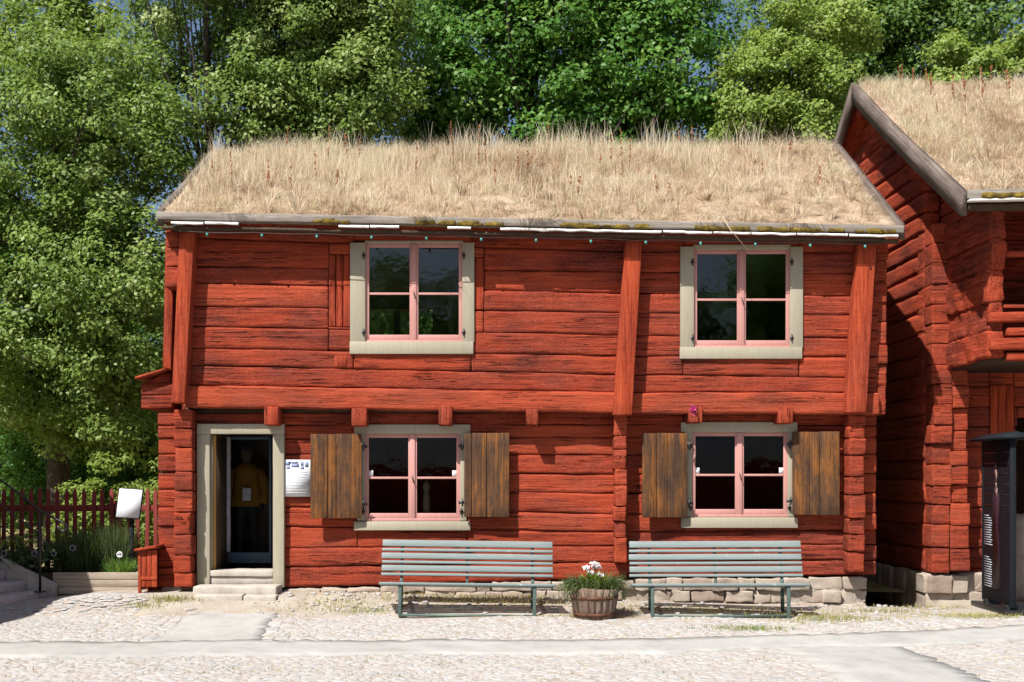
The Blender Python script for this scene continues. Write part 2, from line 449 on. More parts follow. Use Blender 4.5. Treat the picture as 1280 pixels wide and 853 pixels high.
# paths of pale slab asphalt
top_edge = [G(*p) for p in [(-260, 804), (0, 804), (200, 803), (420, 802), (640, 801), (820, 799), (900, 797), (1000, 795), (1130, 790), (1280, 782), (1560, 766)]]
bot_edge = [G(*p) for p in [(-260, 824), (0, 823), (200, 821), (420, 820), (640, 819), (820, 818), (900, 814), (975, 809), (1130, 809), (1280, 800), (1560, 783)]]
def resample(poly, n, f=None):
    P = np.array(poly); d = np.concatenate([[0], np.cumsum(np.linalg.norm(np.diff(P, axis=0), axis=1))])
    s = np.linspace(0, d[-1], n); return np.stack([np.interp(s, d, P[:, 0]), np.interp(s, d, P[:, 1])], 1)
def strip(name, A, B, n, m, dz, mat, wob=.03, across=(.1, 1)):
    A = resample(A, n); B = resample(B, n)
    A += rng.normal(0, wob, A.shape) * across; B += rng.normal(0, wob, B.shape) * across
    V = []
    m += 2
    for j in range(m + 1):
        f = min(max(j - 1, 0) / (m - 2), 1); Pp = A + (B - A) * f
        V.append(np.stack([Pp[:, 0], Pp[:, 1], ground_z(Pp[:, 0], Pp[:, 1]) + (dz if 0 < j < m else -.03)], 1))
    V = np.concatenate(V); i = (np.arange(m)[:, None] * n + np.arange(n - 1)).ravel()
    o = mesh_np(name, V, np.stack([i, i + n, i + n + 1, i + 1], 1), mat, smooth=True); tag(o, kind='structure')
    return np.concatenate([A, B[::-1]])
polys = [strip('path', top_edge, bot_edge, 160, 5, .012, M['path'])]
padL = [G(252, 757), G(235, 770), G(186, 806)]; padR = [G(347, 757), G(340, 775), G(322, 806)]
polys.append(strip('door_path', padL, padR, 30, 8, .009, M['path'], .02, (1, .1)))
brL = [G(960, 808), G(1000, 822), G(1070, 860), G(1150, 910)]; brR = [G(1120, 807), G(1160, 822), G(1250, 860), G(1340, 910)]
polys.append(strip('branch_path', brL, brR, 60, 6, .008, M['path'], .03, (1, .1)))
def inside(x, y, poly):
    res = np.zeros(len(x), bool); n = len(poly)
    for i in range(n):
        x1, y1 = poly[i]; x2, y2 = poly[(i + 1) % n]
        cond = ((y1 > y) != (y2 > y)) & (x < (x2 - x1) * (y - y1) / ((y2 - y1) + 1e-12) + x1)
        res ^= cond
    return res

# cobbles: thousands of low domes set in sand, one paved sheet
def cobbles():
    st = .078
    gx, gy = np.meshgrid(np.arange(-9, 9.5, st), np.arange(-7.5, 0.1, st * .86))
    gx = gx + (np.arange(gx.shape[0]) % 2)[:, None] * st / 2
    x = (gx + rng.uniform(-.35, .35, gx.shape) * st).ravel(); y = (gy + rng.uniform(-.35, .35, gy.shape) * st).ravel()
    keep = ~(inside(x, y, polys[0]) | inside(x, y, polys[1]) | inside(x, y, polys[2]))
    edge = np.where(x < -4.3, -.05, np.where(x > 5.2, -.75, -1.02)) + .12 * np.sin(x * 3.1) + .1 * np.sin(x * 7.3)
    keep &= y < edge
    keep &= (y < edge - .35) | (rng.random(len(x)) < .72)
    keep &= ~((x < -5.6) & (y > -.45))
    x = x[keep]; y = y[keep]; N = len(x)
    rad = st * rng.uniform(.36, .95, N) ** 1.1; asp = rng.uniform(.72, 1.25, N); ang = rng.uniform(0, np.pi, N)
    hgt = rng.uniform(.002, .0062, N); k = 9
    th = np.linspace(0, 2 * np.pi, k, endpoint=False)[None] + rng.uniform(-.18, .18, (N, k))
    rr = rad[:, None] * rng.uniform(.84, 1.12, (N, k))
    tiltx = rng.normal(0, .035, N); tilty = rng.normal(0, .035, N)
    rings = []
    for f, h in ((1., -.008), (.93, .75), (.66, 1.0)):
        lx = rr * f * np.cos(th) * asp[:, None]; ly = rr * f * np.sin(th) / asp[:, None]
        X = x[:, None] + lx * np.cos(ang)[:, None] - ly * np.sin(ang)[:, None]
        Y = y[:, None] + lx * np.sin(ang)[:, None] + ly * np.cos(ang)[:, None]
        Z = ground_z(x, y)[:, None] + (hgt[:, None] * h if h > 0 else h) + (tiltx[:, None] * (X - x[:, None]) + tilty[:, None] * (Y - y[:, None])) * (h > 0)
        rings.append(np.stack([X, Y, Z], -1))
    top = np.stack([x, y, ground_z(x, y) + hgt], -1)[:, None]
    V = np.concatenate(rings + [top], 1); per = V.shape[1]
    fs = []
    for r in range(2):
        for i in range(k):
            fs.append((r * k + i, r * k + (i + 1) % k, (r + 1) * k + (i + 1) % k, (r + 1) * k + i))
    tr = [(2 * k + i, 2 * k + (i + 1) % k, 3 * k, 3 * k) for i in range(k)]
    base = (np.arange(N) * per)
    Fq = (base[:, None, None] + np.array(fs)[None]).reshape(-1, 4)
    Ft = (base[:, None, None] + np.array([t[:3] for t in tr])[None]).reshape(-1, 3)
    tint = rng.random(N)
    faces = Fq.tolist() + Ft.tolist()
    tt = np.concatenate([np.repeat(tint, len(fs)), np.repeat(tint, len(tr))])
    o = mesh_np('cobblestone_pavement', V.reshape(-1, 3), faces, M['cobble'], tint=tt, smooth=True)
    tag(o, kind='structure')
cobbles()

# worked setts edging the path to the door
mb = MB()
for E, sgn in ((padL, -1), (padR, 1)):
    Pp = resample(E, 12)
    for i in range(11):
        a = Vector((*Pp[i], 0)); b = Vector((*Pp[i + 1], 0)); d = (b - a).normalized(); nrm = Vector((d.y, -d.x, 0)) * -sgn
        for row in range(2):
            if random.random() < .25: continue
            c = a.lerp(b, .5) + nrm * (.075 + .15 * row); z = gz(c.x, c.y)
            L = (b - a).length
            rot = Matrix.Translation((c.x, c.y, z)) @ Matrix.Rotation(math.atan2(d.y, d.x), 4, 'Z')
            mb.rbox((-L * .46, -.066, -.03), (L * .46 * random.uniform(.85, 1), .066, .007 + random.uniform(0, .004)), (4, 3, 2), .012, .004, 9, lambda p, rot=rot: rot @ p, random.random())
tag(mb.build('sett_edging_path', M['cobble'], tint=True, smooth=True), kind='structure')

# ---------------------------------------------------------------- blades / leaves
def blades(pos, length, width, lean, az, tint, bend=.5, up=None):
    """thin two-segment blades; pos Nx3"""
    N = len(pos)
    d = np.stack([np.cos(az) * np.sin(lean), np.sin(az) * np.sin(lean), np.cos(lean)], 1)
    lean2 = lean + bend * rng.uniform(.2, 1, N)
    d2 = np.stack([np.cos(az) * np.sin(lean2), np.sin(az) * np.sin(lean2), np.cos(lean2)], 1)
    sa = rng.uniform(0, 2 * np.pi, N)
    side = np.stack([np.cos(sa), np.sin(sa), np.zeros(N)], 1) * (width / 2)[:, None]
    m = pos + d * (length * .55)[:, None]; e = m + d2 * (length * .45)[:, None]
    V = np.stack([pos - side, pos + side, m + side * .8, m - side * .8, e + side * .25, e - side * .25], 1).reshape(-1, 3)
    b = np.arange(N) * 6
    Fc = np.stack([np.stack([b, b + 1, b + 2, b + 3], 1), np.stack([b + 3, b + 2, b + 4, b + 5], 1)], 1).reshape(-1, 4)
    return V, Fc, np.repeat(tint, 2)

def leaf_quads(P, Nn, size, asp=.62):
    N = len(P)
    Nn = Nn / np.linalg.norm(Nn, axis=1, keepdims=True)
    r = rng.normal(size=(N, 3)); u = np.cross(Nn, r); u /= np.linalg.norm(u, axis=1, keepdims=True) + 1e-9
    v = np.cross(Nn, u)
    a = (size / 2)[:, None]
    fold = Nn * a * .25
    V = np.stack([P - u * a, P - v * a * asp + fold, P + u * a, P + v * a * asp + fold], 1).reshape(-1, 3)
    b = np.arange(N) * 4
    return V, np.stack([b, b + 1, b + 2, b + 3], 1)

def crown_leaves(lobes, n, leaf, clump=(.35, .8), per=140, tiltup=.5, jag=.25):
    lobes = np.array(lobes, float)
    vol = lobes[:, 3] * lobes[:, 4] * lobes[:, 5]; pr = vol ** .75; pr /= pr.sum()
    nc = max(1, n // per)
    li = rng.choice(len(lobes), nc, p=pr)
    dirs = rng.normal(size=(nc, 3)); dirs /= np.linalg.norm(dirs, axis=1, keepdims=True)
    rad = rng.random(nc) ** .38 * (1 + rng.normal(0, jag * .35, nc))
    C = lobes[li, :3] + dirs * rad[:, None] * lobes[li, 3:6]
    cr = rng.uniform(*clump, nc)
    ctint = rng.normal(0, .16, nc)
    q = np.repeat(np.arange(nc), per); N = len(q)
    o = rng.normal(size=(N, 3)); o /= np.linalg.norm(o, axis=1, keepdims=True)
    rr = rng.random(N) ** .45
    off = o * rr[:, None] * cr[q][:, None] * np.array([1., 1., .62])
    off[:, 2] -= .18 * (off[:, 0] ** 2 + off[:, 1] ** 2) / cr[q]
    P = C[q] + off
    nr = dirs[q] * .3 + o * .6 + np.array([-.16, -.30, tiltup + .08]) + rng.normal(0, .45, (N, 3))
    V, Fc = leaf_quads(P, nr, leaf * rng.uniform(.65, 1.3, N))
    tint = np.clip(.5 + ctint[q] + rng.normal(0, .17, N), 0, 1)
    return V, Fc, tint, C

def make_tree(name, label, x, y, mat, lobes, n, leaf=.13, trunk_r=.2, trunk_top=None, clump=(.35, .8), per=140, limbs=26, lean=0., group=None, cat='tree', cut=None):
    zb = gz(x, y) - .1
    root = empty(name, (x, y, zb), label, cat, group)
    V, Fc, tint, C = crown_leaves(lobes, n, leaf, clump, per)
    tp = trunk_top or max(l[2] for l in lobes)
    mb = MB()
    hs = np.linspace(0, 1, 9); pts = []; rs = []
    sx, sy = random.uniform(0, 9), random.uniform(0, 9)
    for h in hs:
        pts.append((lean * h * tp + .16 * math.sin(h * 5 + sx) * h, .16 * math.sin(h * 4 + sy) * h, h * (tp - zb)))
        rs.append(trunk_r * ((1.35 - .35 * min(1, h * 9)) if h < .12 else 1) * (1 - .82 * h))
    mb.tube(pts, rs, 10)
    Cl = C - np.array([x, y, zb])
    for i in rng.choice(len(Cl), min(limbs, len(Cl)), replace=False):
        e = Vector(Cl[i]); hz = max(.18, min(.9, (e.z / (tp - zb)) * random.uniform(.55, .85)))
        k = hz * 8; i0 = int(min(7, k)); st = Vector(pts[i0]).lerp(Vector(pts[i0 + 1]), k - i0)
        mid = st.lerp(e, .5) + Vector((0, 0, -.12 * (e - st).length))
        r0 = max(.012, trunk_r * (1 - .82 * hz) * random.uniform(.3, .55))
        mb.tube([st, st.lerp(mid, .6), mid, mid.lerp(e, .55) + Vector((0, 0, .05)), e], [r0, r0 * .8, r0 * .6, r0 * .4, r0 * .12], 6)
    mb.build('trunk', M['trunk'], root, smooth=True, local=True)
    mesh_np('crown', V - np.array([x, y, zb]), Fc, mat, root, tint, local=True)
    return root

L = {}
L['grey'] = leafy('leaf_greygreen', [(0, (.090, .150, .024)), (.45, (.185, .285, .055)), (.8, (.295, .385, .10)), (1, (.41, .47, .19))], .5, .5, .35)
L['deep'] = leafy('leaf_deep', [(0, (.040, .125, .014)), (.5, (.10, .25, .036)), (.85, (.18, .34, .06)), (1, (.26, .41, .10))], .5, .5, .35)
L['light'] = leafy('leaf_light', [(0, (.155, .215, .026)), (.5, (.235, .335, .058)), (.85, (.335, .42, .10)), (1, (.42, .47, .17))], .5, .5, .35)
L['dark'] = leafy('leaf_dark', [(0, (.040, .090, .014)), (.5, (.10, .195, .034)), (.85, (.17, .27, .056)), (1, (.24, .34, .09))], .45, .5, .35)
L['yellow'] = leafy('leaf_yellowgreen', [(0, (.09, .15, .008)), (.5, (.165, .225, .014)), (1, (.25, .29, .03))], .4, .45, .35)
L['herb'] = leafy('leaf_herb', [(0, (.028, .050, .016)), (.5, (.060, .095, .034)), (1, (.12, .155, .06))], .3, .6, .2)

def at_tree(px, Y): return PX(px, Y)
def lobe(px, py, Y, rx, ry, rz): return (PX(px, Y), Y, PZ(py, Y), rx, ry, rz)

# the trees behind the houses
make_tree('deciduous_tree', 'big grey-green tree left of the red house with boughs down to the fence', PX(72, 8), 8., L['grey'],
          [lobe(40, 200, 8, 3.0, 2.4, 2.4), lobe(120, 330, 7, 1.9, 1.7, 1.6), lobe(30, 420, 7.2, 2.2, 1.8, 1.5), lobe(155, 230, 8, 1.5, 1.6, 1.7),
           lobe(150, 440, 7.4, 1.1, 1.2, 1.2), lobe(-120, 300, 8, 2.6, 2.2, 3.2), lobe(90, 110, 8.5, 1.8, 2, 1.6), lobe(185, 340, 8, .7, 1.0, 1.2), lobe(150, 530, 7.4, 1.0, 1.0, .7), lobe(70, 545, 7.0, 1.1, .8, .55), lobe(20, 510, 7.8, 1.6, 1.2, .8), lobe(200, 150, 8.6, .9, 1.2, 1.3)],
          125000, .098, .26, PZ(160, 8), (.28, .68), 160, 34)
make_tree('deciduous_tree', 'tall tree with a bare dark trunk rising by the left end of the ridge', PX(257, 10), 10., L['grey'],
          [lobe(230, 30, 10.5, 1.6, 1.4, 1.4), lobe(180, 90, 11, 1.3, 1.2, 1.1), lobe(330, 20, 11, 1.5, 1.4, 1.3), lobe(250, -110, 10, 2.6, 2.2, 1.8), lobe(205, 160, 11, .8, 1., .8)],
          34000, .10, .21, PZ(-110, 10), (.3, .6), 140, 22)
make_tree('deciduous_tree', 'olive-green tree behind the left half of the grass roof', PX(390, 10.5), 10.5, L['grey'],
          [lobe(390, 70, 10.5, 1.9, 1.4, 1.7), lobe(320, 130, 10, 1.1, 1.1, 1.1), lobe(450, 110, 10, 1.2, 1.2, 1.2), lobe(450, 20, 10.5, 1.4, 1.4, 1.3), lobe(380, -60, 10.5, 1.9, 1.6, 1.6), lobe(370, 200, 10.5, 1.8, 1.2, 1.2)],
          95000, .10, .22, PZ(-40, 10.5), (.28, .62), 160, 30)
make_tree('maple_tree', 'broad deep-green maple behind the middle of the grass roof', PX(655, 13), 13., L['deep'],
          [lobe(600, 60, 13, 2.0, 2, 2.2), lobe(720, 70, 13, 2.3, 2, 2.2), lobe(820, 60, 12.6, 1.9, 1.8, 2.2), lobe(560, 130, 12.6, 1.3, 1.4, 1.2), lobe(660, -90, 13, 3.2, 2.4, 2.2),
           lobe(690, 190, 12.8, 2.6, 1.6, 1.3), lobe(850, 150, 12.6, 1.5, 1.5, 1.5), lobe(530, 180, 12.8, 1.3, 1.3, 1.2), lobe(525, 385, 12.6, 1.6, 1.2, 1.3), lobe(450, 390, 12.6, 1.3, 1.1, 1.3), lobe(790, -30, 13, 2, 2, 1.8)],
          125000, .135, .30, PZ(-60, 13), (.36, .82), 140, 44)
make_tree('linden_tree', 'pale yellow-green linden between the two grass roofs', PX(985, 11), 11., L['light'],
          [lobe(985, 60, 11, 1.05, 1.2, 1.1), lobe(940, 130, 11, .95, 1.1, 1.1), lobe(1010, 130, 10.6, 1.0, 1.1, 1.2), lobe(965, 200, 11, 1.3, 1.2, 1.3), lobe(1045, 30, 11.5, .9, 1, .7), lobe(1030, 190, 10.6, .7, .9, .9)],
          48000, .10, .17, PZ(30, 11), (.26, .52), 140, 30)
make_tree('oak_tree', 'large dark oak behind the right-hand grass roof', PX(1130, 17), 17., L['dark'],
          [lobe(1130, 60, 17, 2.4, 2.2, 2.3), lobe(1060, 70, 17, 1.6, 1.6, 2), lobe(1210, 60, 17, 2.0, 2, 1.8), lobe(1120, -60, 17, 3, 2.2, 2), lobe(1290, -10, 17.5, 1.4, 1.6, 1.2), lobe(1150, 170, 17, 3.2, 2, 2), lobe(1010, 0, 18, 2, 2, 2)],
          75000, .14, .34, PZ(-70, 17), (.4, .85), 120, 50)
make_tree('ash_tree', 'light green young tree showing over the right-hand roof ridge', PX(1235, 12.5), 12.5, L['light'],
          [lobe(1215, 75, 12.5, .85, .9, .8), lobe(1275, 70, 12.5, .8, .9, .7), lobe(1250, 120, 12.5, 1.5, 1, .8), lobe(1190, 110, 12.6, .7, .8, .6)],
          15000, .125, .12, PZ(90, 12.5), (.28, .5), 120, 20)
make_tree('lime_tree', 'bright lime-green tree high in the top left corner', PX(75, 17), 17., L['yellow'],
          [lobe(70, 20, 17, 1.5, 1.4, 1.1), lobe(40, 70, 17, 1.4, 1.4, 1.2), lobe(100, 110, 17, 1.4, 1.4, 1.4), lobe(70, -60, 17, 1.2, 1.2, 1.0)],
          16000, .16, .2, PZ(-20, 17), (.35, .7), 120, 20)
# the wood behind them
def dense_proto(name, label, x, y, key, H, n, leaf, group):
    z = gz(x, y)
    lb = [(x, y, z + H * .62, 2.7, 2.3, H * .33), (x - 1.4, y, z + H * .42, 1.9, 1.8, H * .25), (x + 1.5, y, z + H * .45, 1.9, 1.8, H * .26), (x, y - .4, z + H * .22, 2.4, 1.8, H * .2), (x, y, z + H * .85, 1.5, 1.4, H * .15)]
    return make_tree(name, label, x, y, L[key], lb, n, leaf, .24, z + H * .9, (.5, 1.0), 110, 30, group=group)
BG = 'trees of the wood behind the houses'
lab = 'dark tree standing in the wood behind the nearer trees'
pro = [dense_proto('woodland_tree', lab, -6.0, 25, 'dark', 14, 26000, .19, BG), dense_proto('woodland_tree', lab, 3.2, 22, 'deep', 15, 26000, .19, BG)]
def copy_tree(o, parent=None, data=None):
    c = o.copy(); COL.objects.link(c)
    if parent: c.parent = parent
    for ch in [k for k in SC.objects if k.parent == o]:
        copy_tree(ch, c)
    return c
for i, (x, y, rz, s) in enumerate([(-9, 21, 1, .66), (-13.5, 23, 2.2, .78), (-8.4, 15.5, 3.3, .5), (-12, 14, 4.2, .56), (-5.0, 16.5, 4.4, .56), (8.2, 24, .7, .82), (13, 25, 2.9, .80), (-1, 25, 4, .60), (18, 24, 5, .74), (-19, 23, .3, .9), (6.8, 19, 5.1, .68)]):
    c = copy_tree(pro[i % 2]); c.location = (x, y, gz(x, y) - .1); c.rotation_euler.z = rz; c.scale = (s, s, s)
for i, (x, y, rz, s) in enumerate([(-10.5, 12.5, .4, .34), (-8.2, 12, 1.7, .33), (-6.2, 13.5, 2.6, .36), (-13, 17, 3.3, .5), (-10.8, 18, 4.1, .5), (-8.4, 19, 5.3, .5), (-6.3, 20, .9, .5), (-15.5, 18, 1.9, .5)]):
    c = copy_tree(pro[(i + 1) % 2]); c.location = (x, y, gz(x, y) - .5); c.rotation_euler.z = rz; c.scale = (s * 1.3, s * 1.3, s)
    tag(c, 'small dark tree filling the shade under the big trees left of the house', 'tree', 'undergrowth trees left of the house')
# undergrowth beside the fence
def bush(name, label, x, y, rx, ry, h, mat, n, leaf=.08, per=90, group=None):
    z = gz(x, y)
    return make_tree(name, label, x, y, mat, [(x, y, z + h * .5, rx, ry, h * .5), (x + rx * .5, y, z + h * .38, rx * .6, ry * .8, h * .4), (x - rx * .5, y, z + h * .4, rx * .6, ry * .8, h * .38)],
                     n, leaf, .03, z + h * .7, (.14, .3), per, 16, group=group, cat='bush')
bush('flowering_bush', 'sunlit light green bush behind the fence against the house corner', PX(160, 4.2), 4.2, 1.1, .8, 1.95, L['light'], 9000, .065)
bush('hedge_bush', 'leafy green bush behind the fence left of the sunlit bush', PX(108, 10.), 10., 1.5, 1., 2.0, L['deep'], 7000, .10)

# trees and a long barn across the yard, behind the viewer: they are what the window panes mirror
for i, (x, y, rz, s) in enumerate([(-11, -49, 4.1, 1.), (-6.5, -49, 5.2, .95), (-2, -50, 2.9, 1.0), (2.3, -48, 1.3, 1.05), (6.8, -48, .2, .95), (11, -49, 3.7, .85), (15.5, -49, 5, 1.25), (-14, -44, 1, .98), (-9, -42, 2.2, .90), (-4.5, -44, 3.1, .88), (0, -45, .5, .98), (4.5, -43, 4, 1.05), (9, -44, 5, .86), (13.5, -43, 6, .9), (18, -44, 2, 1.1)]):
    c = copy_tree(pro[i % 2]); c.location = (x, y, gz(x, y) - .1); c.rotation_euler.z = rz; c.scale = (s * 1.25, s * 1.25, s)
    tag(c, 'dark tree in the row behind the barn across the yard', 'tree', 'trees across the yard')
M['shingle'] = stony('pale_shingle', [(.3, (.36, .36, .37)), (.7, (.56, .56, .57))], 2)
barn = empty('timber_barn', (0, -36, gz(0, -36)), 'long low timber barn with a pale grey roof on the far side of the yard', 'barn')
mb = MB()
for i in range(12): mb.rbox((-14, -36.6, -.4 + i * .3), (13, -36.4, -.1 + i * .3), (20, 1, 4), .05, .01) if i < 8 else None
mb.build('wall', M['red_x'], barn)
mb = MB(); mb.prism([(-14.4, -36., 1.95), (-14.4, -39.6, 5.6), (-14.4, -43, 1.95)], (27.8, 0, 0)); mb.build('roof', M['shingle'], barn)

# ---------------------------------------------------------------- the red house
H = empty('log_house', (.3, 2.5, 0), 'two-storey red timber house with a grass roof, brown shutters and open door', 'house')
XS = [PX(245), PX(770), PX(1070)]
up_px = [(270, 284, 287), (298, 315, 316), (333, 340, 342), (354, 367, 370), (383, 391, 394), (408, 419, 423), (435, 445, 446), (457, 468, 472), (482, 491, 491), (510, 517, 519)]
up = [[PZ(v) for v in r] for r in up_px]
YL = .20
XSL = [PX(360, YL), PX(760, YL), PX(1070, YL)]
lo_px = [(516, 515, 517), (532, 531, 532), (549, 547, 547), (568, 569, 568), (590, 593, 592), (612, 617, 616), (634, 643, 642), (658, 665, 663), (685, 683, 681), (709, 703, 700), (735, 723, 719)]
lo = [[PZ(v, YL) for v in r] for r in lo_px]
W_up = [dict(o=(438, 593, 303, 443), s=(456, 579, 304, 428)), dict(o=(850, 1003, 308, 449), s=(866, 988, 312, 435))]
W_lo = [dict(o=(443, 588, 531, 663), s=(455.5, 576, 542, 651)), dict(o=(851, 996, 528, 660), s=(864, 985, 540, 646))]
def rect(q, Y): return (PX(q[0], Y), PX(q[1], Y), PZ(q[3], Y), PZ(q[2], Y))
holes_up = []
for w in W_up:
    x0, x1, z0, z1 = rect(w['o'], 0); holes_up.append((x0 + .04, x1 - .04, z0 + .05, z1 - .0))
# infilled openings of older windows
holes_up += [(PX(411), PX(438) + .05, PZ(409), PZ(318)), (PX(592) - .02, PX(605), PZ(388), PZ(322))]
mb = MB()
log_rows(mb, PX(232), PX(1098), 0., .17, XS, up, holes_up, front=.05)
upper = mb.build('wall', M['red_x'], H, smooth=True, tint=True)
mb = MB()
for i, (a, b) in enumerate(((411, 419.5), (420, 428.5), (429, 438))):
    mb = MB(); mb.rbox((PX(a), .005 + .004 * (i % 2), PZ(408.5)), (PX(b) - .004, .10, PZ(318.5)), (2, 2, 14), .008, .003, 6); mb.build('infill_board', M['red_z'], H, smooth=True)
mb = MB(); mb.rbox((PX(594), -.004, PZ(387)), (PX(604.6), .1, PZ(322.5)), (2, 2, 12), .008, .003, 6); mb.build('infill_board', M['red_z'], H, smooth=True)
mb = MB(); mb.rbox((PX(418), -.012, PZ(459)), (PX(433.5), .08, PZ(445)), (3, 2, 4), .01, .004, 6)
mb.build('infill_board', M['red_z'], H, smooth=True)

mb = MB()
dx0, dx1, dz0, dz1 = PX(256, YL), PX(345, YL), PZ(728, YL), PZ(538, YL)
holes_lo = [(dx0, dx1, -1, dz1)]
for w in W_lo:
    x0, x1, z0, z1 = rect(w['o'], YL); holes_lo.append((x0 + .04, x1 - .04, z0 + .05, z1 - .04))
log_rows(mb, PX(197, YL), PX(1096, YL), YL, .17, XSL, lo, holes_lo)
mb.build('wall', M['red_x'], H, smooth=True, tint=True)

# unseen backing, added to stop light leaking between the logs
def leak_backing(x0, x1, z0, z1, ya, yb, holes, name):
    mb = MB(); X = sorted({x0, x1, *[min(max(h[i], x0), x1) for h in holes for i in (0, 1)]}); Z = sorted({z0, z1, *[min(max(h[i], z0), z1) for h in holes for i in (2, 3)]})
    for a, b in zip(X[:-1], X[1:]):
        for c, d in zip(Z[:-1], Z[1:]):
            m, q = (a + b) / 2, (c + d) / 2
            if any(h[0] < m < h[1] and h[2] < q < h[3] for h in holes): continue
            mb.box(a, b, ya, yb, c, d)
    return mb.build(name, M['dark_wood'], H)
leak_backing(PX(232), PX(1094), PZ(510), PZ(288), .125, .165, holes_up[:2], 'leak_backing')
leak_backing(PX(205, YL), PX(1090, YL), PZ(716, YL), PZ(520, YL), YL + .125, YL + .165, [(a, b, max(c, -5), d) for a, b, c, d in holes_lo], 'leak_backing')
# corner stacks of log ends on the ground floor
def log_stack(xa, xb, ya, yb, zs, name, mat=M['red_x'], jit=.025, r=.014, parent=H, amp=.012):
    mb = MB()
    for z1, z0 in zip(zs[:-1], zs[1:]):
        j = random.uniform(-jit, jit); k = random.uniform(-jit * .5, jit * .5); k2 = random.uniform(-jit * .5, jit * .5)
        mb.rbox((xa + k, ya + j, z0 + .003), (xb + k2, yb, z1 - .006), (8, 5, 8), r, amp, 6, None, random.random())
    return mb.build(name, mat, parent, smooth=True, tint=True)
zl = [l[0] + .03 * ((i % 2) * 2 - 1) for i, l in enumerate(lo)]
log_stack(PX(219, 0), PX(241, 0), -.06, .3, [PZ(512)] + [PZ(v) for v in (536, 560, 590, 614, 640, 668, 694, 716, 734)], 'log_end_stack')
log_stack(PX(768, 0), PX(783, 0), -.04, .22, [PZ(v) for v in (519, 545, 562, 587, 607, 633, 652, 672, 704)], 'log_end_stack')
log_stack(PX(1059, 0), PX(1080, 0), -.05, .22, [PZ(v) for v in (518, 533, 548, 569, 596, 619, 648, 668, 690, 715)], 'log_end_stack')
# side walls
EZL, EZR = 4.86, 4.69     # top of sod at the eave, left and right end
def roof_top(x, y, y_e=-.34, y_r=2.45):
    t = (x + 4.25) / 9.35
    ze = EZL + (EZR - EZL) * t; zr = 6.40 + .10 * t
    if y <= y_r: s = (y - y_e) / (y_r - y_e)
    else: s = 1 - (y - y_r) / (y_r - y_e)
    return ze + (zr - ze) * s + .0 * s
mb = MB(); gable_rows(mb, PX(222, .2), .17, .38, 4.9, .15, lambda y: roof_top(-4, y) - .22, .27)
mb.build('wall', M['red_y'], H, smooth=True)
mb = MB(); gable_rows(mb, 4.58, .17, .38, 4.9, .15, lambda y: roof_top(4.7, y) - .22, .27)
mb.build('wall', M['red_y'], H, smooth=True)
# back wall, with the window one sees daylight through
mb = MB()
bz = [4.75 - .27 * i for i in range(18)]
log_rows(mb, PX(222, .2), 4.75, 4.9, .17, [-4, 5], [[z, z] for z in bz], [(-2.35, -1.0, 3.3, 4.42)])
mb.build('wall', M['red_x'], H, smooth=True)
mb = MB()
for a, b in ((-2.35, -2.28), (-1.72, -1.62), (-1.07, -1.0)): mb.box(a, b, 4.86, 4.95, 3.3, 4.42)
mb.box(-2.35, -1, 4.87, 4.94, 3.86, 3.9); mb.box(-2.4, -.95, 4.85, 4.93, 3.24, 3.3); mb.box(-2.4, -.95, 4.85, 4.93, 4.42, 4.48)
mb.build('rear_window', M['dark_wood'], H)
# floors and inner partitions
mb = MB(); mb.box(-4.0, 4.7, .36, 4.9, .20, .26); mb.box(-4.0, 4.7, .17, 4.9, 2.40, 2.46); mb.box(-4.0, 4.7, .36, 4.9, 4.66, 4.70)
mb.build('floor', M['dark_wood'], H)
mb = MB(); mb.box(-1.95, -1.87, .38, 4.9, .26, 2.4); mb.box(.9, .98, .38, 4.9, .26, 2.4); mb.box(1.0, 1.08, .2, 4.9, 2.46, 4.66)
mb.box(-3.9, -1.95, 2.3, 2.36, .26, 2.4); mb.box(-.7, -.62, 2.2, 2.9, 2.46, 4.66)
M['plaster'] = plain('grey_plaster', (.30, .27, .23), .9)
mb.build('partition', M['plaster'], H)

leak_backing(-3.9, 4.6, .1, 4.62, 4.85, 4.89, [(-2.35, -1.0, 3.3, 4.42)], 'leak_backing')  # same added light stop inside the back and side walls
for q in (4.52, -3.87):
    mb = MB(); mb.box(q, q + .04, .38, 4.84, .1, 4.62); mb.build('leak_backing', M['dark_wood'], H)
# corner boards of the upper storey (they lean with the old frame)
def board(pts_px, ya, yb, name, mat=M['red_board'], hinge=None):
    P = [Vector((PX(px, ya), ya, PZ(py, ya))) for px, py in pts_px]      # tl, tr, br, bl
    mb = MB(); n = 14
    def wp(p):
        u, v = p.x, p.z
        top = P[0].lerp(P[1], u); bot = P[3].lerp(P[2], u); q = bot.lerp(top, v)
        return Vector((q.x, p.y, q.z))
    w = (P[1] - P[0]).length; h = (P[0] - P[3]).length
    def wp2(p): return wp(Vector((p.x / w, p.y, p.z / h)))
    mb.rbox((0, ya, 0), (w, yb, h), (3, 2, n), .012, .003, 2, wp2)
    return mb.build(name, mat, H, smooth=True)
board([(224, 290), (243, 290), (231, 504), (214, 504)], -.20, .03, 'corner_board')
board([(207, 288), (218, 288), (214, 462), (203, 460)], .06, .22, 'corner_board')
board([(782, 300), (803, 300), (790, 519), (767, 519)], -.21, .0, 'corner_board')
board([(1073, 304), (1096, 304), (1083, 516), (1058, 516)], -.20, .0, 'corner_board')
log_stack(PX(1090, .1), PX(1106, .1), .02, .3, [PZ(v) for v in (300, 325, 352, 378, 402, 430, 455, 482, 518)], 'log_end_stack', M['red_x'])
log_stack(PX(211), PX(236), -.14, .1, [PZ(v) for v in (292, 312, 336, 362)], 'log_end_stack')

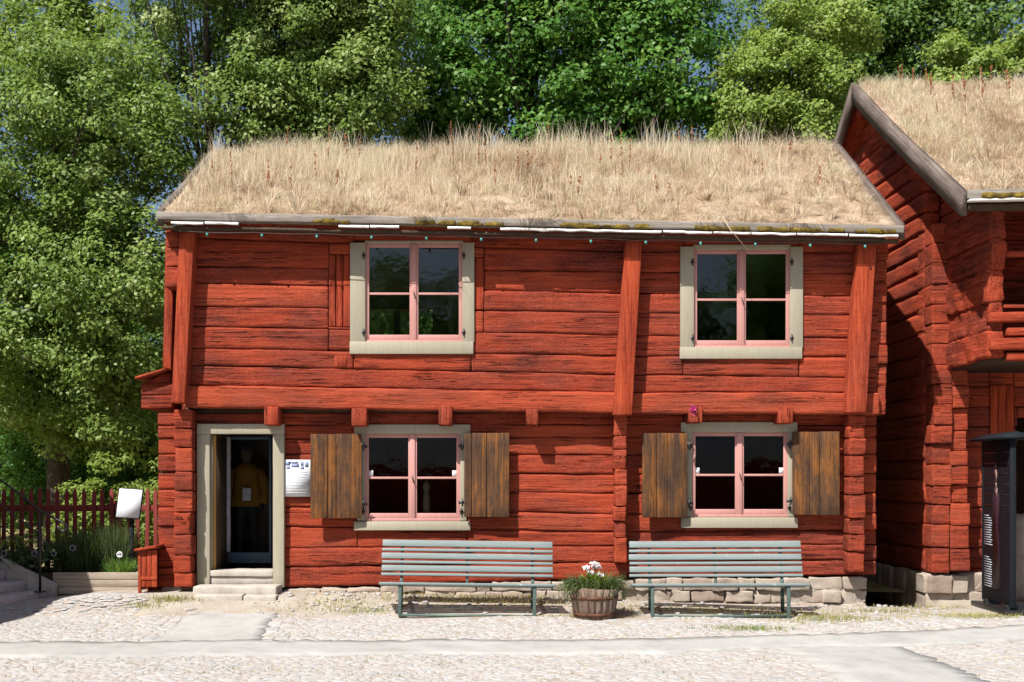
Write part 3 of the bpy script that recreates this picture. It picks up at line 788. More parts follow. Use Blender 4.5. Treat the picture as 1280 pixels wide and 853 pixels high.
# joist ends carrying the overhang
for px, w, py0, py1 in ((341, 18, 509, 532), (450, 19, 511, 533), (557, 17, 508, 532), (665, 15, 512, 532), (868, 17, 509, 529), (980, 18, 509, 530)):
    mb = MB(); mb.rbox((PX(px - w / 2), -.10, PZ(py1)), (PX(px + w / 2), .22, PZ(py0)), (4, 4, 4), .014, .008, 6)
    mb.build('joist_end', M['red_z'], H, smooth=True)

# bay on the left end with its little board roof
mb = MB()
for a, b in ((478, 494), (494, 511)): mb.rbox((PX(176, .3), .3, PZ(b, .3)), (PX(216, .3), 1.5, PZ(a, .3)), (4, 8, 3), .02, .006, 4)
mb.prism([(PX(184, .3), .31, PZ(478, .3)), (PX(213, .3), .31, PZ(478, .3)), (PX(213, .3), .31, PZ(462, .3))], (0, 1.1, 0))
bay = mb.build('side_bay', M['red_x'], H, smooth=False)
mb = MB(); mb.prism([(PX(168, .2), .2, PZ(474, .2)), (PX(169, .2), .2, PZ(471, .2)), (PX(214, .2), .2, PZ(458, .2)), (PX(214, .2), .2, PZ(461, .2))], (0, 1.4, 0))
mb.build('bay_roof', M['red_board'], bay)

# windows
def window(w, Y, kind):
    x0, x1, z0, z1 = rect(w['o'], Y); a0, a1, b0, b1 = rect(w['s'], Y)
    f = -.035
    mb = MB()
    if kind == 'up':
        mb.box(x0, a0 + .01, Y + f, Y + .14, b0, z1 - .01); mb.box(a1 - .01, x1, Y + f, Y + .14, b0, z1 - .01)
        mb.box(x0 - .005, x1 - .012, Y + f - .006, Y + .14, z0, b0 + .004)
        mb.box(a0, a1, Y - .01, Y + .14, b1 - .005, z1 + .02)
    else:
        mb.box(x0, x1, Y + f, Y + .14, b1 - .006, z1)
        mb.box(a0 - .09, a0 + .006, Y + f + .006, Y + .14, b0, b1); mb.box(a1 - .006, a1 + .075, Y + f + .006, Y + .14, b0, b1)
    win = mb.build('window', M['olive'], H, bevel=.004)
    if kind == 'lo':
        mb = MB(); mb.prism([(x0, Y + .1, b0 - .0), (x0, Y - .05, b0 - .012), (x0, Y - .055, z0), (x0, Y + .1, z0)], (x1 - x0, 0, 0))
        mb.build('sill', M['olive'], win, bevel=.004)
    mid = (a0 + a1) / 2; fw = .052; y0, y1 = Y + .0, Y + .045
    hz = b0 + (b1 - b0) * .49
    for s0, s1, in ((a0 + .004, mid - .004), (mid + .004, a1 - .004)):
        mb = MB()
        mb.box(s0, s0 + fw, y0, y1, b0 + .03, b1 - .004); mb.box(s1 - fw, s1, y0, y1, b0 + .03, b1 - .004)
        mb.box(s0 + fw, s1 - fw, y0 + .001, y1, b1 - .056, b1 - .004); mb.box(s0 + fw, s1 - fw, y0 + .001, y1, b0 + .03, b0 + .095)
        mb.box(s0 + fw, s1 - fw, y0 + .006, y1 - .004, hz - .014, hz + .014)
        mb.build('sash', M['pink'], win, bevel=.004)
        mb = MB(); V = []
        mb.add([(s0 + fw - .008, y0 + .024, b0 + .085), (s1 - fw + .008, y0 + .024, b0 + .085), (s1 - fw + .008, y0 + .024, b1 - .05), (s0 + fw - .008, y0 + .024, b1 - .05)], [(0, 1, 2, 3)])
        # slight tilt of each old pane
        dy = random.uniform(-.006, .006); mb.v[2] = (mb.v[2][0], mb.v[2][1] + dy, mb.v[2][2]); mb.v[3] = (mb.v[3][0], mb.v[3][1] + dy, mb.v[3][2])
        mb.build('pane', M['glass'], win)
        hx = s0 - .012 if s0 < mid - .1 else s1 + .012
        for zz in (b0 + .12, b1 - .17):
            h2 = MB(); h2.tube([(hx, Y - .045, zz - .045), (hx, Y - .045, zz + .045)], .009, 8); h2.box(hx - .022, hx + .022, Y - .042, Y - .036, zz - .014, zz + .014)
            h2.build('hinge', M['black'], win)
    mb = MB(); mb.box(mid - .032, mid + .032, y0 - .016, y0 - .001, b0 + .03, b1 - .01); mb.box(a0, a1, Y - .015, Y + .05, b0 - .005, b0 + .029)
    mb.build('meeting_rail', M['pink'], win, bevel=.004)
    mb = MB(); mb.tube([(mid - .006, y0 - .03, hz + .02), (mid + .02, y0 - .034, hz - .07)], .007, 6); mb.build('latch', M['black'], win)
    if kind == 'lo':
        for sx in (a0 + .004 + fw, a1 - .004 - fw - .055):
            mb = MB(); mb.box(sx, sx + .055, y0 + .019, y0 + .022, hz + .018, hz + .095); st = mb.build('sticker', M['white'], win)
            mb = MB(); mb.box(sx + .012, sx + .04, y0 + .017, y0 + .0185, hz + .075, hz + .085); mb.build('sticker', M['ink_grey'], win)
    else:
        pass
    return win
for w in W_up: window(w, 0., 'up')
for w in W_lo: window(w, YL, 'lo')

# shutters, swung back against the wall
def shutter(q, hinge_left, ang, planks):
    x0, x1, z0, z1 = PX(q[0], .05), PX(q[1], .05), PZ(q[3], .05), PZ(q[2], .05)
    wd = x1 - x0; piv = x0 if hinge_left else x1
    Mx = Matrix.Translation((piv, .085, 0)) @ Matrix.Rotation(ang, 4, 'Z') @ Matrix.Translation((-piv, -.085, 0))
    mb = MB(); e = [0] + planks + [1]
    for a, b in zip(e[:-1], e[1:]):
        d = random.uniform(-.004, .004)
        mb.rbox((x0 + wd * a + .003, .07 + d, z0 + random.uniform(0, .012)), (x0 + wd * b - .003, .10 + d, z1 - random.uniform(0, .012)), (3, 2, 10), .005, .002, 4, lambda p: Mx @ p)
    for zz in (z0 + .14, z1 - .16): mb.box(x0 + .03, x1 - .03, .101, .128, zz - .05, zz + .05, Mx)
    s = mb.build('shutter', M['shutter'], H, smooth=True)
    mb = MB()
    for a, b in zip(e[:-1], e[1:]):
        for zz in (z0 + .14, z1 - .16):
            for dz in (-.02, .025):
                c = Vector((x0 + wd * (a + b) / 2 + random.uniform(-.012, .012), .066, zz + dz)); mb.add([Mx @ (c + Vector((.005 * math.cos(q), (-.002 if q < 0 else 0), .005 * math.sin(q)))) for q in (0, 1.05, 2.1, 3.14, 4.2, 5.2)], [(0, 1, 2, 3, 4, 5)])
    tag(mb.build('nail_heads', M['black'], s), kind='stuff')
    for zz in (z0 + .19, z1 - .17):
        mb = MB(); sg = -1 if hinge_left else 1
        mb.tube([(piv + sg * .02, .075, zz - .05), (piv + sg * .02, .075, zz + .05)], .011, 8)
        mb.box(min(piv, piv + sg * .07), max(piv, piv + sg * .07), .082, .09, zz - .018, zz + .018)
        mb.build('hinge', M['black'], s)
shutter((388, 452, 542, 649), False, .09, [.34, .5])
shutter((580, 637, 541, 647), True, -.05, [.17, .5])
shutter((802, 860, 541, 648), False, .09, [.32, .55])
shutter((991, 1050, 539, 645), True, -.04, [.36, .58])

# doorway
YD = .12
mb = MB()
o = [PX(v, YD) for v in (246, 262, 341, 355)]; zz = [PZ(v, YD) for v in (530, 543, 738, 735)]
mb.rbox((o[0], YD, zz[2]), (o[1], .22, zz[1]), (3, 2, 14), .006, .002, 4)
mb.rbox((o[2], YD, zz[3]), (o[3], .22, zz[1]), (3, 2, 14), .006, .002, 4)
mb.rbox((o[0], YD - .004, zz[1] + .002), (o[3], .22, zz[0]), (12, 2, 3), .006, .002, 4)
mb.box(o[1], o[1] + .012, .2, .26, zz[2] + .25, zz[1]); mb.box(o[2] - .02, o[2], .24, .42, zz[2] + .25, zz[1])
mb.build('door_frame', M['olive'], H, smooth=True)
mb = MB(); mb.rbox((o[1] + .002, YD + .01, PZ(721, YD)), (o[2] - .002, .5, PZ(713.5, YD)), (10, 3, 2), .008, .004, 5)
mb.rbox((o[1] + .002, YD + .03, PZ(731, YD)), (o[2] - .002, .5, PZ(721, YD) - .004), (10, 3, 2), .005, .004, 5)
mb.build('threshold', M['limestone'], H, smooth=True)
mb = MB(); hx = PX(263.5, .27)
mb.box(hx, hx + .06, .27, 1.1, .30, PZ(545, .4)); dr = mb.build('door', M['door_edge'], H, bevel=.004)
mb = MB(); mb.box(hx + .061, hx + .066, .31, 1.09, .32, PZ(546, .4)); mb.build('door_panel', M['dark_wood'], dr)
for pz in (566, 688):
    mb = MB(); mb.tube([(hx + .01, .255, PZ(pz + 3)), (hx + .01, .255, PZ(pz - 3))], .012, 8); mb.build('hinge', M['white'], dr)
# inner glazed door
YI = .95
ix0, ix1 = PX(283, YI), PX(339, YI)
mb = MB(); iz0, iz1 = PZ(704, YI), PZ(546, YI)
mb.box(ix0, ix1, YI, YI + .04, iz0, PZ(691, YI)); mb.box(ix1 - .03, ix1, YI, YI + .04, PZ(691, YI), iz1); mb.box(ix0, ix1 - .03, YI, YI + .04, iz1 - .04, iz1)
idr = mb.build('inner_door', M['bluegrey'], H, bevel=.004)
mb = MB()
mb.rbox((PX(281.5, YI), YI - .06, PZ(690, YI)), (PX(289, YI), YI - .015, iz1), (4, 2, 20), .012, .006, 8); mb.build('curtain', M['curtain'], H, smooth=True)

# foundation of rough stones
def stones(xa, xb, ya, yb, zlo, zhi, cell, name, parent, courses):
    mb = MB()
    for c in range(courses):
        x = xa + random.uniform(-.08, 0)
        while x < xb:
            w = random.uniform(.6, 1.5) * cell
            l0, h0 = zlo((x + w / 2)), zhi((x + w / 2))
            ch = (h0 - l0) / courses
            if ch > .03:
                j = random.uniform(-.05, .05)
                mb.rbox((x, ya + j, l0 + ch * c - .012), (min(x + w, xb + .05) - .012, yb, l0 + ch * (c + 1) - .006 + random.uniform(-.02, .0)), (6, 3, 5), .012, .026, 8, None, random.random())
            x += w
    o = mb.build(name, M['stone'], parent, smooth=True, tint=True)
    m2 = MB(); m2.rbox((xa, ya + .045, zlo(xa) - .1), (xb - .03, yb, min(zhi(xa), zhi(xb)) - .01), (int((xb - xa) / .05), 2, 8), .02, .02, 9); m2.build('mortar', M['sand'], o, smooth=True)
    return o
bot = lambda x: pl(x, XSL, lo[-1])
stones(PX(357, YL), PX(1079, YL), .14, .5, lambda x: gz(x, 0) - .12, lambda x: bot(x) - .004, .30, 'foundation', H, 3)
stones(PX(205, YL), PX(246, YL), .16, .5, lambda x: gz(x, 0) - .08, lambda x: .16, .25, 'foundation', H, 1)
mb = MB(); mb.box(-3.9, 4.7, .42, .48, -.2, .26); mb.build('sleeper_beam', M['dark_wood'], H)

# roof
def roof_slab(mb, x0, x1, y0, y1, th, top, nx=40, ny=16, lump=.0):
    V = []; X = np.linspace(x0, x1, nx + 1); Y = np.linspace(y0, y1, ny + 1)
    for dz in (0, -th):
        for yv in Y:
            for xv in X:
                l = mn.noise(Vector((xv * 1.3, yv * 1.3, 3))) * lump if dz == 0 else 0
                V.append((xv, yv, top(xv, yv) + dz + l))
    n = (nx + 1) * (ny + 1); Fs = []
    for j in range(ny):
        for i in range(nx):
            a = j * (nx + 1) + i; b = a + nx + 1
            Fs.append((a, a + 1, b + 1, b)); Fs.append((n + a, n + b, n + b + 1, n + a + 1))
    for i in range(nx):
        Fs.append((i, n + i, n + i + 1, i + 1)); a = ny * (nx + 1) + i; Fs.append((a, a + 1, n + a + 1, n + a))
    for j in range(ny):
        a = j * (nx + 1); b = a + nx + 1; Fs.append((a, b, n + b, n + a)); a += nx; b += nx; Fs.append((a, n + a, n + b, b))
    mb.add(V, Fs)
RX0, RX1 = -4.16, 5.03
mb = MB(); roof_slab(mb, RX0, RX1, -.30, 2.45, .11, lambda x, y: roof_top(x, y) - .02, 60, 18, .05)
roof_slab(mb, RX0, RX1, 2.451, 5.2, .11, lambda x, y: roof_top(x, y) - .02, 40, 10, .05)
roof = mb.build('roof', M['sod'], H, smooth=False)
mb = MB(); roof_slab(mb, RX0 + .02, RX1 - .02, -.28, 2.45, .03, lambda x, y: roof_top(x, y) - .14, 8, 4); roof_slab(mb, RX0 + .02, RX1 - .02, 2.451, 5.2, .03, lambda x, y: roof_top(x, y) - .14, 8, 4)
mb.build('roof_boarding', M['red_board'], roof)
def eave_log(x0, x1, y, ztop, h, dep, name, mat, parent, amp=.006, r=.008):
    mb = MB(); Ln = x1 - x0
    def wp(p): return Vector((x0 + p.x, p.y, ztop(x0 + p.x) - h + p.z))
    mb.rbox((0, y, 0), (Ln, y + dep, h), (int(Ln / .12), 2, 3), r, amp, 2.5, wp)
    return mb.build(name, mat, parent, smooth=True)
ez = lambda x: roof_top(x, -.34)
eave_log(RX0 - .07, RX1 + .05, -.37, lambda x: ez(x) + .008, .095, .09, 'eave_board', M['grey_wood_x'], H)
eave_log(RX0 - .02, RX1 + .0, -.335, lambda x: ez(x) - .155, .05, .08, 'eave_rail', M['dark_wood'], H, .01, .02)
# torn birch bark showing below the eave board
mb = MB(); x = RX0 + .12
while x < RX1 - .05:
    w = random.uniform(.25, .75); x2 = min(x + w, RX1 - .03)
    n = max(2, int((x2 - x) / .05)); V = []; Fs = []
    dz = random.uniform(-.005, .005); lip = random.uniform(.05, .085); tornL = 0.4 if x < 1.0 else 1.
    for i in range(n + 1):
        xx = x + (x2 - x) * i / n; e = mn.noise(Vector((xx * 6, 1, 2))) * .010
        zt = ez(xx) - .112 + dz
        for k, (yy, zq) in enumerate(((-.26, .012), (-.36, .004), (-.36 - lip * .35, -.008 + e), (-.36 - lip * .42, -.034 + e * 1.8), (-.26, -.012))): V.append((xx, yy, zt + zq))
    for i in range(n):
        for k in range(4): Fs.append((i * 5 + k, (i + 1) * 5 + k, (i + 1) * 5 + k + 1, i * 5 + k + 1))
    if random.random() < (.62 if x < 0 else .97):
        mb = MB(); mb.add(V, Fs); mb.build('bark_strip', M['bark_white'], H, smooth=True)
    x = x2 + random.uniform(0, .02)
# moss along the eave board
mb = MB()
for i in range(230):
    x = RX0 + .2 + (RX1 - RX0 - .3) * random.random() ** .8
    if mn.noise(Vector((x * 1.1, 4, 1))) + (x + 1) * .06 < -.02: continue
    r = random.uniform(.010, .036)
    mb.rbox((x - r * 2.2, -.39, ez(x) - .105 + random.uniform(0, .02)), (x + r * 2.2, -.36, ez(x) - .105 + r * 1.9), (4, 2, 3), .02, .012, 14)
tag(mb.build('moss', M['moss'], H, smooth=True), kind='stuff')
# gable edge boards
def slope_board(x0, x1, top, y0, y1, h, up, name, mat, parent, n=14):
    mb = MB(); V = []; Fs = []
    for i in range(n + 1):
        y = y0 + (y1 - y0) * i / n; z = top((x0 + x1) / 2, y) + up + mn.noise(Vector((y, x0, 0))) * .006
        V += [(x0, y, z - h), (x1, y, z - h), (x1, y, z), (x0, y, z)]
    for i in range(n):
        a = i * 4
        for k in range(4): Fs.append((a + k, a + (k + 1) % 4, a + 4 + (k + 1) % 4, a + 4 + k))
    Fs += [(3, 2, 1, 0), (n * 4, n * 4 + 1, n * 4 + 2, n * 4 + 3)]
    mb.add(V, Fs); return mb.build(name, mat, parent)
for xa, xb in ((RX0 - .07, RX0 - .002), (RX1 + .002, RX1 + .075)):
    slope_board(xa, xb, roof_top, -.31, 2.45, .20, .020, 'gable_board', M['rake_wood'], H)
    slope_board(xa, xb, roof_top, 2.451, 5.2, .20, .020, 'gable_board', M['rake_wood_back'], H)

def roof_grass(name, top, x0, x1, y0, y1, n, parent, lenf, shortmask, wid=.006):
    x = rng.uniform(x0, x1, n); t = rng.random(n); y = y0 + (y1 - y0) * t
    # tussocks: pull a share of the blades towards tuft centres
    nt = n // 55; cx = rng.uniform(x0, x1, nt); ct = rng.random(nt); q = rng.integers(0, nt, n); pull = rng.random(n) < .55
    x = np.where(pull, np.clip(cx[q] + rng.normal(0, .05, n), x0, x1), x); t = np.where(pull, np.clip(ct[q] + rng.normal(0, .018, n), 0, 1), t); y = y0 + (y1 - y0) * t
    z = np.array([top(a, b) for a, b in zip(x, y)]) - .03
    ln, lean = lenf(x, t, np.where(pull, ct[q], .5), q)
    az = rng.uniform(0, 2 * np.pi, n)
    patch = np.array([mn.noise(Vector((a * .9, b * .9, 7))) for a, b in zip(x, y)])
    tint = np.clip(.46 + patch * .62 + rng.normal(0, .20, n) + .30 * (t - .3), .0, .97)  # paler up the front slope: colour offsets upright blades catching less sun
    p2 = np.array([mn.noise(Vector((a * 1.7, b * 2.3, 21))) + .5 * mn.noise(Vector((a * 5, b * 6, 3))) for a, b in zip(x, y)])
    bare = sm((p2 - .22) / .2); ln = ln * (1 - .55 * bare); tint = np.clip(tint - .38 * bare, 0, .97)
    gp = np.array([mn.noise(Vector((a * .7, b * 1.2, 40))) for a, b in zip(x, y)])
    tint = np.where(rng.random(n) < .015 + .10 * (gp > .38), .995, tint)
    V, Fc, tt = blades(np.stack([x, y, z], 1), ln, wid * rng.uniform(.6, 1.4, n), lean, az, tint, .8)
    o = mesh_np(name, V, Fc, M['straw'], parent, tt); tag(o, kind='stuff'); return o
def len1(x, t, tc, q):
    m = np.array([mn.noise(Vector((a * .8, b * 3, 2))) for a, b in zip(x, t)])
    right = sm((x - 2.2) / 1.6)
    base = (.10 + .12 * sm((t - .10) / .75)) * (1 - .62 * right * (t < .85)) * (1 + .9 * m)
    ln = base * rng.uniform(.5, 1.35, len(x))
    flat = rng.random(len(x)) < (.78 - .25 * t + .2 * right + .25 * m)
    lean = np.where(flat, rng.uniform(.6, 1.5, len(x)), np.abs(rng.normal(0, .27, len(x))))
    return np.clip(ln, .05, .55), lean
roof_grass('roof_grass', roof_top, RX0 + .03, RX1 - .05, -.33, 2.5, 95000, H, len1, None, .0048)
roof_grass('roof_grass', roof_top, RX0 + .03, RX1 - .05, 2.5, 4.9, 6000, H, lambda x, t, a, b: (.25 * rng.uniform(.5, 1.3, len(x)), np.abs(rng.normal(0, .3, len(x)))), None)
# separate pale stems standing above the matted grass
def stems(parent, top, x0, x1, y0, y1, n, h0, h1):
    x = rng.uniform(x0, x1, n); y = y0 + (y1 - y0) * rng.random(n) ** .7
    c = np.array([mn.noise(Vector((a * 1.3, b * 1.1, 11))) for a, b in zip(x, y)]); k = c > -.12 * rng.random(n); x, y = x[k], y[k]; n = len(x)
    z = np.array([top(a, b) for a, b in zip(x, y)]) - .02
    V, Fc, tt = blades(np.stack([x, y, z], 1), rng.uniform(h0, h1, n) * (.55 + .6 * (y - y0) / (y1 - y0)), .0062 * rng.uniform(.7, 1.3, n), np.abs(rng.normal(0, .16, n)), rng.uniform(0, 6.28, n), np.clip(rng.normal(.85, .12, n), 0, .97), .35)
    tag(mesh_np('grass_stems', V, Fc, M['straw'], parent, tt), kind='stuff')
stems(H, roof_top, RX0 + .05, 3.9, -.2, 2.5, 7000, .22, .46)
stems(H, roof_top, 3.3, RX1 - .1, -.2, 2.4, 500, .12, .26)
# coarse dry tufts
def tufts(parent, top, x0, x1, y0, y1, n, per):
    cx = rng.uniform(x0, x1, n); cy = y0 + (y1 - y0) * rng.random(n); sz = rng.uniform(.55, 1.35, n); ct = rng.normal(.62, .2, n); lean0 = rng.uniform(.25, .7, n); dirn = rng.uniform(0, 6.28, n)
    q = np.repeat(np.arange(n), per); N = len(q)
    a = np.where(rng.random(N) < .4, dirn[q], rng.uniform(0, 6.28, N)); rr = .05 * np.sqrt(rng.random(N)) * sz[q]
    x = np.clip(cx[q] + rr * np.cos(a), x0, x1); y = cy[q] + rr * np.sin(a); z = np.array([top(b, c) for b, c in zip(x, y)]) - .02
    V, Fc, tt = blades(np.stack([x, y, z], 1), .20 * sz[q] * rng.uniform(.5, 1.2, N), .0065 * rng.uniform(.6, 1.4, N), np.abs(rng.normal(lean0[q], .25, N)), a, np.clip(ct[q] + rng.normal(0, .13, N), 0, .97), 1.1)
    tag(mesh_np('grass_tufts', V, Fc, M['straw'], parent, tt), kind='stuff')
tufts(H, roof_top, RX0 + .06, RX1 - .12, -.28, 2.3, 620, 42)
# reddish sorrel stalks standing in the grass
def stalks(name, pts, parent):
    for x, y, h in pts:
        mb = MB()
        z = roof_top(x, y) - .03 if parent is H else roof2(x, y) - .03
        h *= 1.2; e = Vector((x + random.uniform(-.03, .03), y, z + h))
        mb.tube([(x, y, z), Vector((x, y, z)).lerp(e, .5) + Vector((random.uniform(-.012, .012), 0, 0)), e], [.004, .0035, .0025], 4, random.random())
        for k in range(11):
            p = Vector((x, y, z)).lerp(e, random.uniform(.35, 1)) + Vector((random.uniform(-.012, .012), 0, 0)); s = random.uniform(.005, .010)
            mb.rbox(p - Vector((s, s, s)), p + Vector((s, s, s * 1.6)), (1, 1, 1), .002, .004, 30, None, random.random())
        mb.build(name, M['redstalk'], parent, tint=True)
pts = [(PX(px, 1.2), yy, hh) for px, yy, hh in ((402, .7, .45), (404, 1.6, .5), (521, 1.0, .5), (597, 1.3, .6), (648, 1., .38), (659, 1.2, .33), (753, 1.3, .42), (764, 1.35, .48), (780, 1.5, .5), (788, 1.4, .42), (268, 1.1, .38), (344, .7, .35), (560, 2.3, .4), (690, 2.3, .4), (880, 2.3, .3), (430, .5, .3))]
pts += [(random.uniform(RX0 + .2, RX1 - .6), random.uniform(.3, 2.4), random.uniform(.2, .42)) for _ in range(18)]
stalks('sorrel_stalk', pts, H)
# overhanging tufts at the eave
mbV = []; mbF = []; mbT = []; off = 0
for px in (525, 672, 660, 890, 300, 1010):
    n = 150 if px in (525, 672) else 50; x = PX(px, -.4) + rng.normal(0, .09, n); y = rng.uniform(-.42, -.28, n)
    p = np.stack([x, y, np.array([ez(a) for a in x]) + .01], 1)
    V, Fc, tt = blades(p, rng.uniform(.1, .26, n), .006 * np.ones(n), rng.uniform(.8, 1.7, n), -np.pi / 2 + rng.normal(0, .6, n), np.clip(rng.normal(.6, .15, n), 0, .97), 1.2)
    mbV.append(V); mbF.append(Fc + off); mbT.append(tt); off += len(V)
tag(mesh_np('eave_tuft', np.concatenate(mbV), np.concatenate(mbF), M['straw'], H, np.concatenate(mbT)), kind='stuff')
# a long straw hanging off the eave over the right upper window
mb = MB(); mb.tube([(PX(903, -.42), -.42, PZ(270, -.42)), (PX(912, -.48), -.48, PZ(286, -.48)), (PX(934, -.46), -.46, PZ(312, -.46))], [.007, .006, .003], 5, .6); mb.build('hanging_straw', M['straw'], H, tint=True)

# string of small lamps under the eave
sl = empty('string_lights', (0, -.32, 4.5), 'thin cable with small teal bulbs hung under the grass roof eave', 'string lights')
mb = MB(); n = 90; pts = []
for i in range(n + 1):
    x = -3.9 + 8.7 * i / n; pts.append((x, -.345, ez(x) - .225 - .012 * abs(math.sin(i * math.pi / 9))))
mb.tube(pts, .005, 5); mb.build('cable', M['black'], sl)
for i in range(13):
    x = -3.6 + 8.2 * i / 12; z = ez(x) - .24
    mb = MB(); mb.lathe([(.004, 0), (.014, -.006), (.018, -.022), (.012, -.038), (.003, -.044)], (x, -.345, z), 10); mb.build('bulb', M['teal'], sl, smooth=True)

# notice beside the door
nt = empty('notice', (PX(371, .16), .16, PZ(621, .16)), 'white printed notice on the red wall between door and shutter', 'notice')
mb = MB(); mb.box(PX(355.5, .16), PX(388, .16), .150, .165, PZ(621, .16), PZ(575, .16)); mb.build('sheet', M['white'], nt)
mb = MB()
for k, (a, b, c0, c1) in enumerate(((357.5, 363, 577.2, 582), (361, 373, 577, 579.6), (364, 374, 579.9, 584.5), (375.5, 379.5, 576.8, 582.5), (381, 385.5, 577.2, 584), (358, 362.5, 582.6, 586.5), (375.5, 380, 583, 586.8))):
    mb.box(PX(a, .15), PX(b, .15), .1484, .1496, PZ(c1, .15), PZ(c0, .15))
mb.build('picture', M['ink_blue'], nt)
mb = MB()
for k in range(9):
    yy = 590 + k * 3.2; mb.box(PX(358.5, .15), PX(random.uniform(376, 385), .15), .1485, .1496, PZ(yy + .7, .15), PZ(yy, .15))
mb.build('lettering', M['ink_grey'], nt)
# pink bow
pk = empty('flower', (PX(868, -.12), -.12, PZ(512, -.12)), 'small bright pink flower tied to a joist end above the right lower window', 'flower')
P = rng.normal(0, 1, (60, 3)) * [.022, .016, .03] + [PX(866, -.12), -.125, PZ(511, -.12)]
V, Fc = leaf_quads(P, rng.normal(size=(60, 3)) + [0, -1, .5], rng.uniform(.018, .036, 60)); mesh_np('petal', V, Fc, M['pinkflower'], pk, rng.random(60))
mb = MB(); mb.tube([(PX(868, -.1), -.105, PZ(519)), (PX(867, -.1), -.115, PZ(506))], .006, 5); mb.build('stem', M['herb'] if 'herb' in M else L['herb'], pk, tint=True)

# door steps
mb = MB(); mb.rbox((PX(243, -.2), -.28, gz(-3.4, -.2) - .1), (PX(347, -.2), YD - .004, PZ(733, -.2)), (14, 5, 4), .015, .006, 5)
ds = mb.build('door_step', M['limestone'], None, smooth=True); tag(ds, 'pale stone step in front of the open door', 'step')
mb = MB(); mb.rbox((PX(242, -.5), -.5, gz(-3.4, -.4) - .1), (PX(303, -.5), -.285, gz(-3.4, -.4) + .035), (10, 4, 2), .012, .005, 5); mb.rbox((PX(303, -.5) + .01, -.5, gz(-3., -.4) - .1), (PX(345, -.5), -.285, gz(-3., -.4) + .03), (8, 4, 2), .012, .005, 5)
tag(mb.build('paving_slab_path', M['limestone'], None, smooth=True), kind='structure')

# ---------------------------------------------------------------- figure inside the door
def mannequin():
    fx, fy = PX(309, 1.5), 1.5; fz = .26
    r = empty('mannequin', (fx, fy, fz), 'display mannequin in a yellow coat and dark trousers behind the open door', 'mannequin')
    V = [(0, 0, .92), (0, 0, 1.12), (0, 0, 1.36), (0, 0, 1.47), (0, -.01, 1.60), (0, -.01, 1.68), (.19, 0, 1.38), (.25, -.02, 1.10), (.22, -.12, .88), (.2, -.16, .80), (-.19, 0, 1.38), (-.25, -.02, 1.10), (-.22, -.1, .88), (-.2, -.13, .80),
         (.09, 0, .86), (.10, 0, .48), (.10, .02, .09), (.11, -.12, .04), (-.09, 0, .86), (-.10, 0, .48), (-.10, .02, .09), (-.11, -.12, .04)]
    E = [(0, 1), (1, 2), (2, 3), (3, 4), (4, 5), (2, 6), (6, 7), (7, 8), (8, 9), (2, 10), (10, 11), (11, 12), (12, 13), (0, 14), (14, 15), (15, 16), (16, 17), (0, 18), (18, 19), (19, 20), (20, 21)]
    rad = [.15, .14, .15, .06, .095, .075, .065, .05, .04, .035, .065, .05, .04, .035, .09, .065, .05, .04, .09, .065, .05, .04]
    me = bpy.data.meshes.new('body'); me.from_pydata(V, E, []); o = bpy.data.objects.new('body', me); COL.objects.link(o); o.parent = r
    bpy.context.view_layer.objects.active = o; o.select_set(True)
    bpy.ops.object.modifier_add(type='SKIN'); o.select_set(False)
    for d, q in zip(me.skin_vertices[0].data, rad): d.radius = (q, q * .85)
    o.modifiers.new('sub', 'SUBSURF').levels = 2; o.modifiers['sub'].render_levels = 2
    me.materials.append(M['cloth_dark'])
    mb = MB(); prof = [(.265, .90), (.25, 1.0), (.20, 1.14), (.185, 1.3), (.20, 1.40), (.13, 1.48), (.075, 1.51)]
    n = 28; VV = []; Fs = []
    for i, (q, z) in enumerate(prof):
        for k in range(n):
            a = 2 * math.pi * k / n; fl = 1 + .05 * math.sin(a * 7) * (1 - i / 7)
            VV.append((q * fl * math.cos(a), q * .72 * fl * math.sin(a), z))
    for i in range(len(prof) - 1):
        for k in range(n): Fs.append((i * n + k, i * n + (k + 1) % n, (i + 1) * n + (k + 1) % n, (i + 1) * n + k))
    mb.add(VV, Fs)
    for s in (-1, 1):
        mb.tube([(s * .17, 0, 1.42), (s * .235, -.01, 1.25), (s * .265, -.03, 1.08), (s * .24, -.1, .93)], [.075, .075, .065, .06], 12)
    mb.build('coat', M['cloth_yellow'], r, smooth=True, local=True)
    mb = MB(); mb.lathe([(.01, -.13), (.05, -.12), (.075, -.06), (.088, .02), (.08, .08), (.05, .12), (.01, .135)], (0, -.02, 1.64), 16, sy=1.12)
    mb.rbox((-.013, -.135, 1.60), (.013, -.10, 1.66), (2, 2, 3), .008, .001); mb.build('head', M['skin'], r, smooth=True, local=True)
    mb = MB(); mb.lathe([(.098, .03), (.10, .05), (.092, .1), (.06, .14), (.01, .155)], (0, -.015, 1.645), 18, sy=1.12); mb.build('cap', M['cloth_dark'], r, smooth=True, local=True)
    mb = MB(); mb.rbox((-.02, -.225, .98), (.10, -.205, 1.16), (3, 1, 4), .008, .004, 9); mb.build('paper', M['curtain'], r, smooth=True, local=True)
    return o
body = mannequin()
# carved figure standing on the sill of the left lower window
vs = empty('wooden_figure', (PX(533, .35), .36, PZ(641, .35)), 'small pale carved figure standing inside the left lower window', 'figurine')
mb = MB(); mb.lathe([(.052, 0), (.05, .12), (.042, .24), (.030, .285), (.05, .31), (.055, .345), (.045, .385), (.02, .41), (.012, .43)], (PX(533, .35), .36, PZ(642, .35)), 18); mb.build('body', M['plank_x'], vs, smooth=True)
mb = MB(); mb.box(-1.9, -.3, .375 - .06, .48, PZ(642, .35) - .03, PZ(642, .35) - .001); mb.build('inner_sill', M['dark_wood'], H)

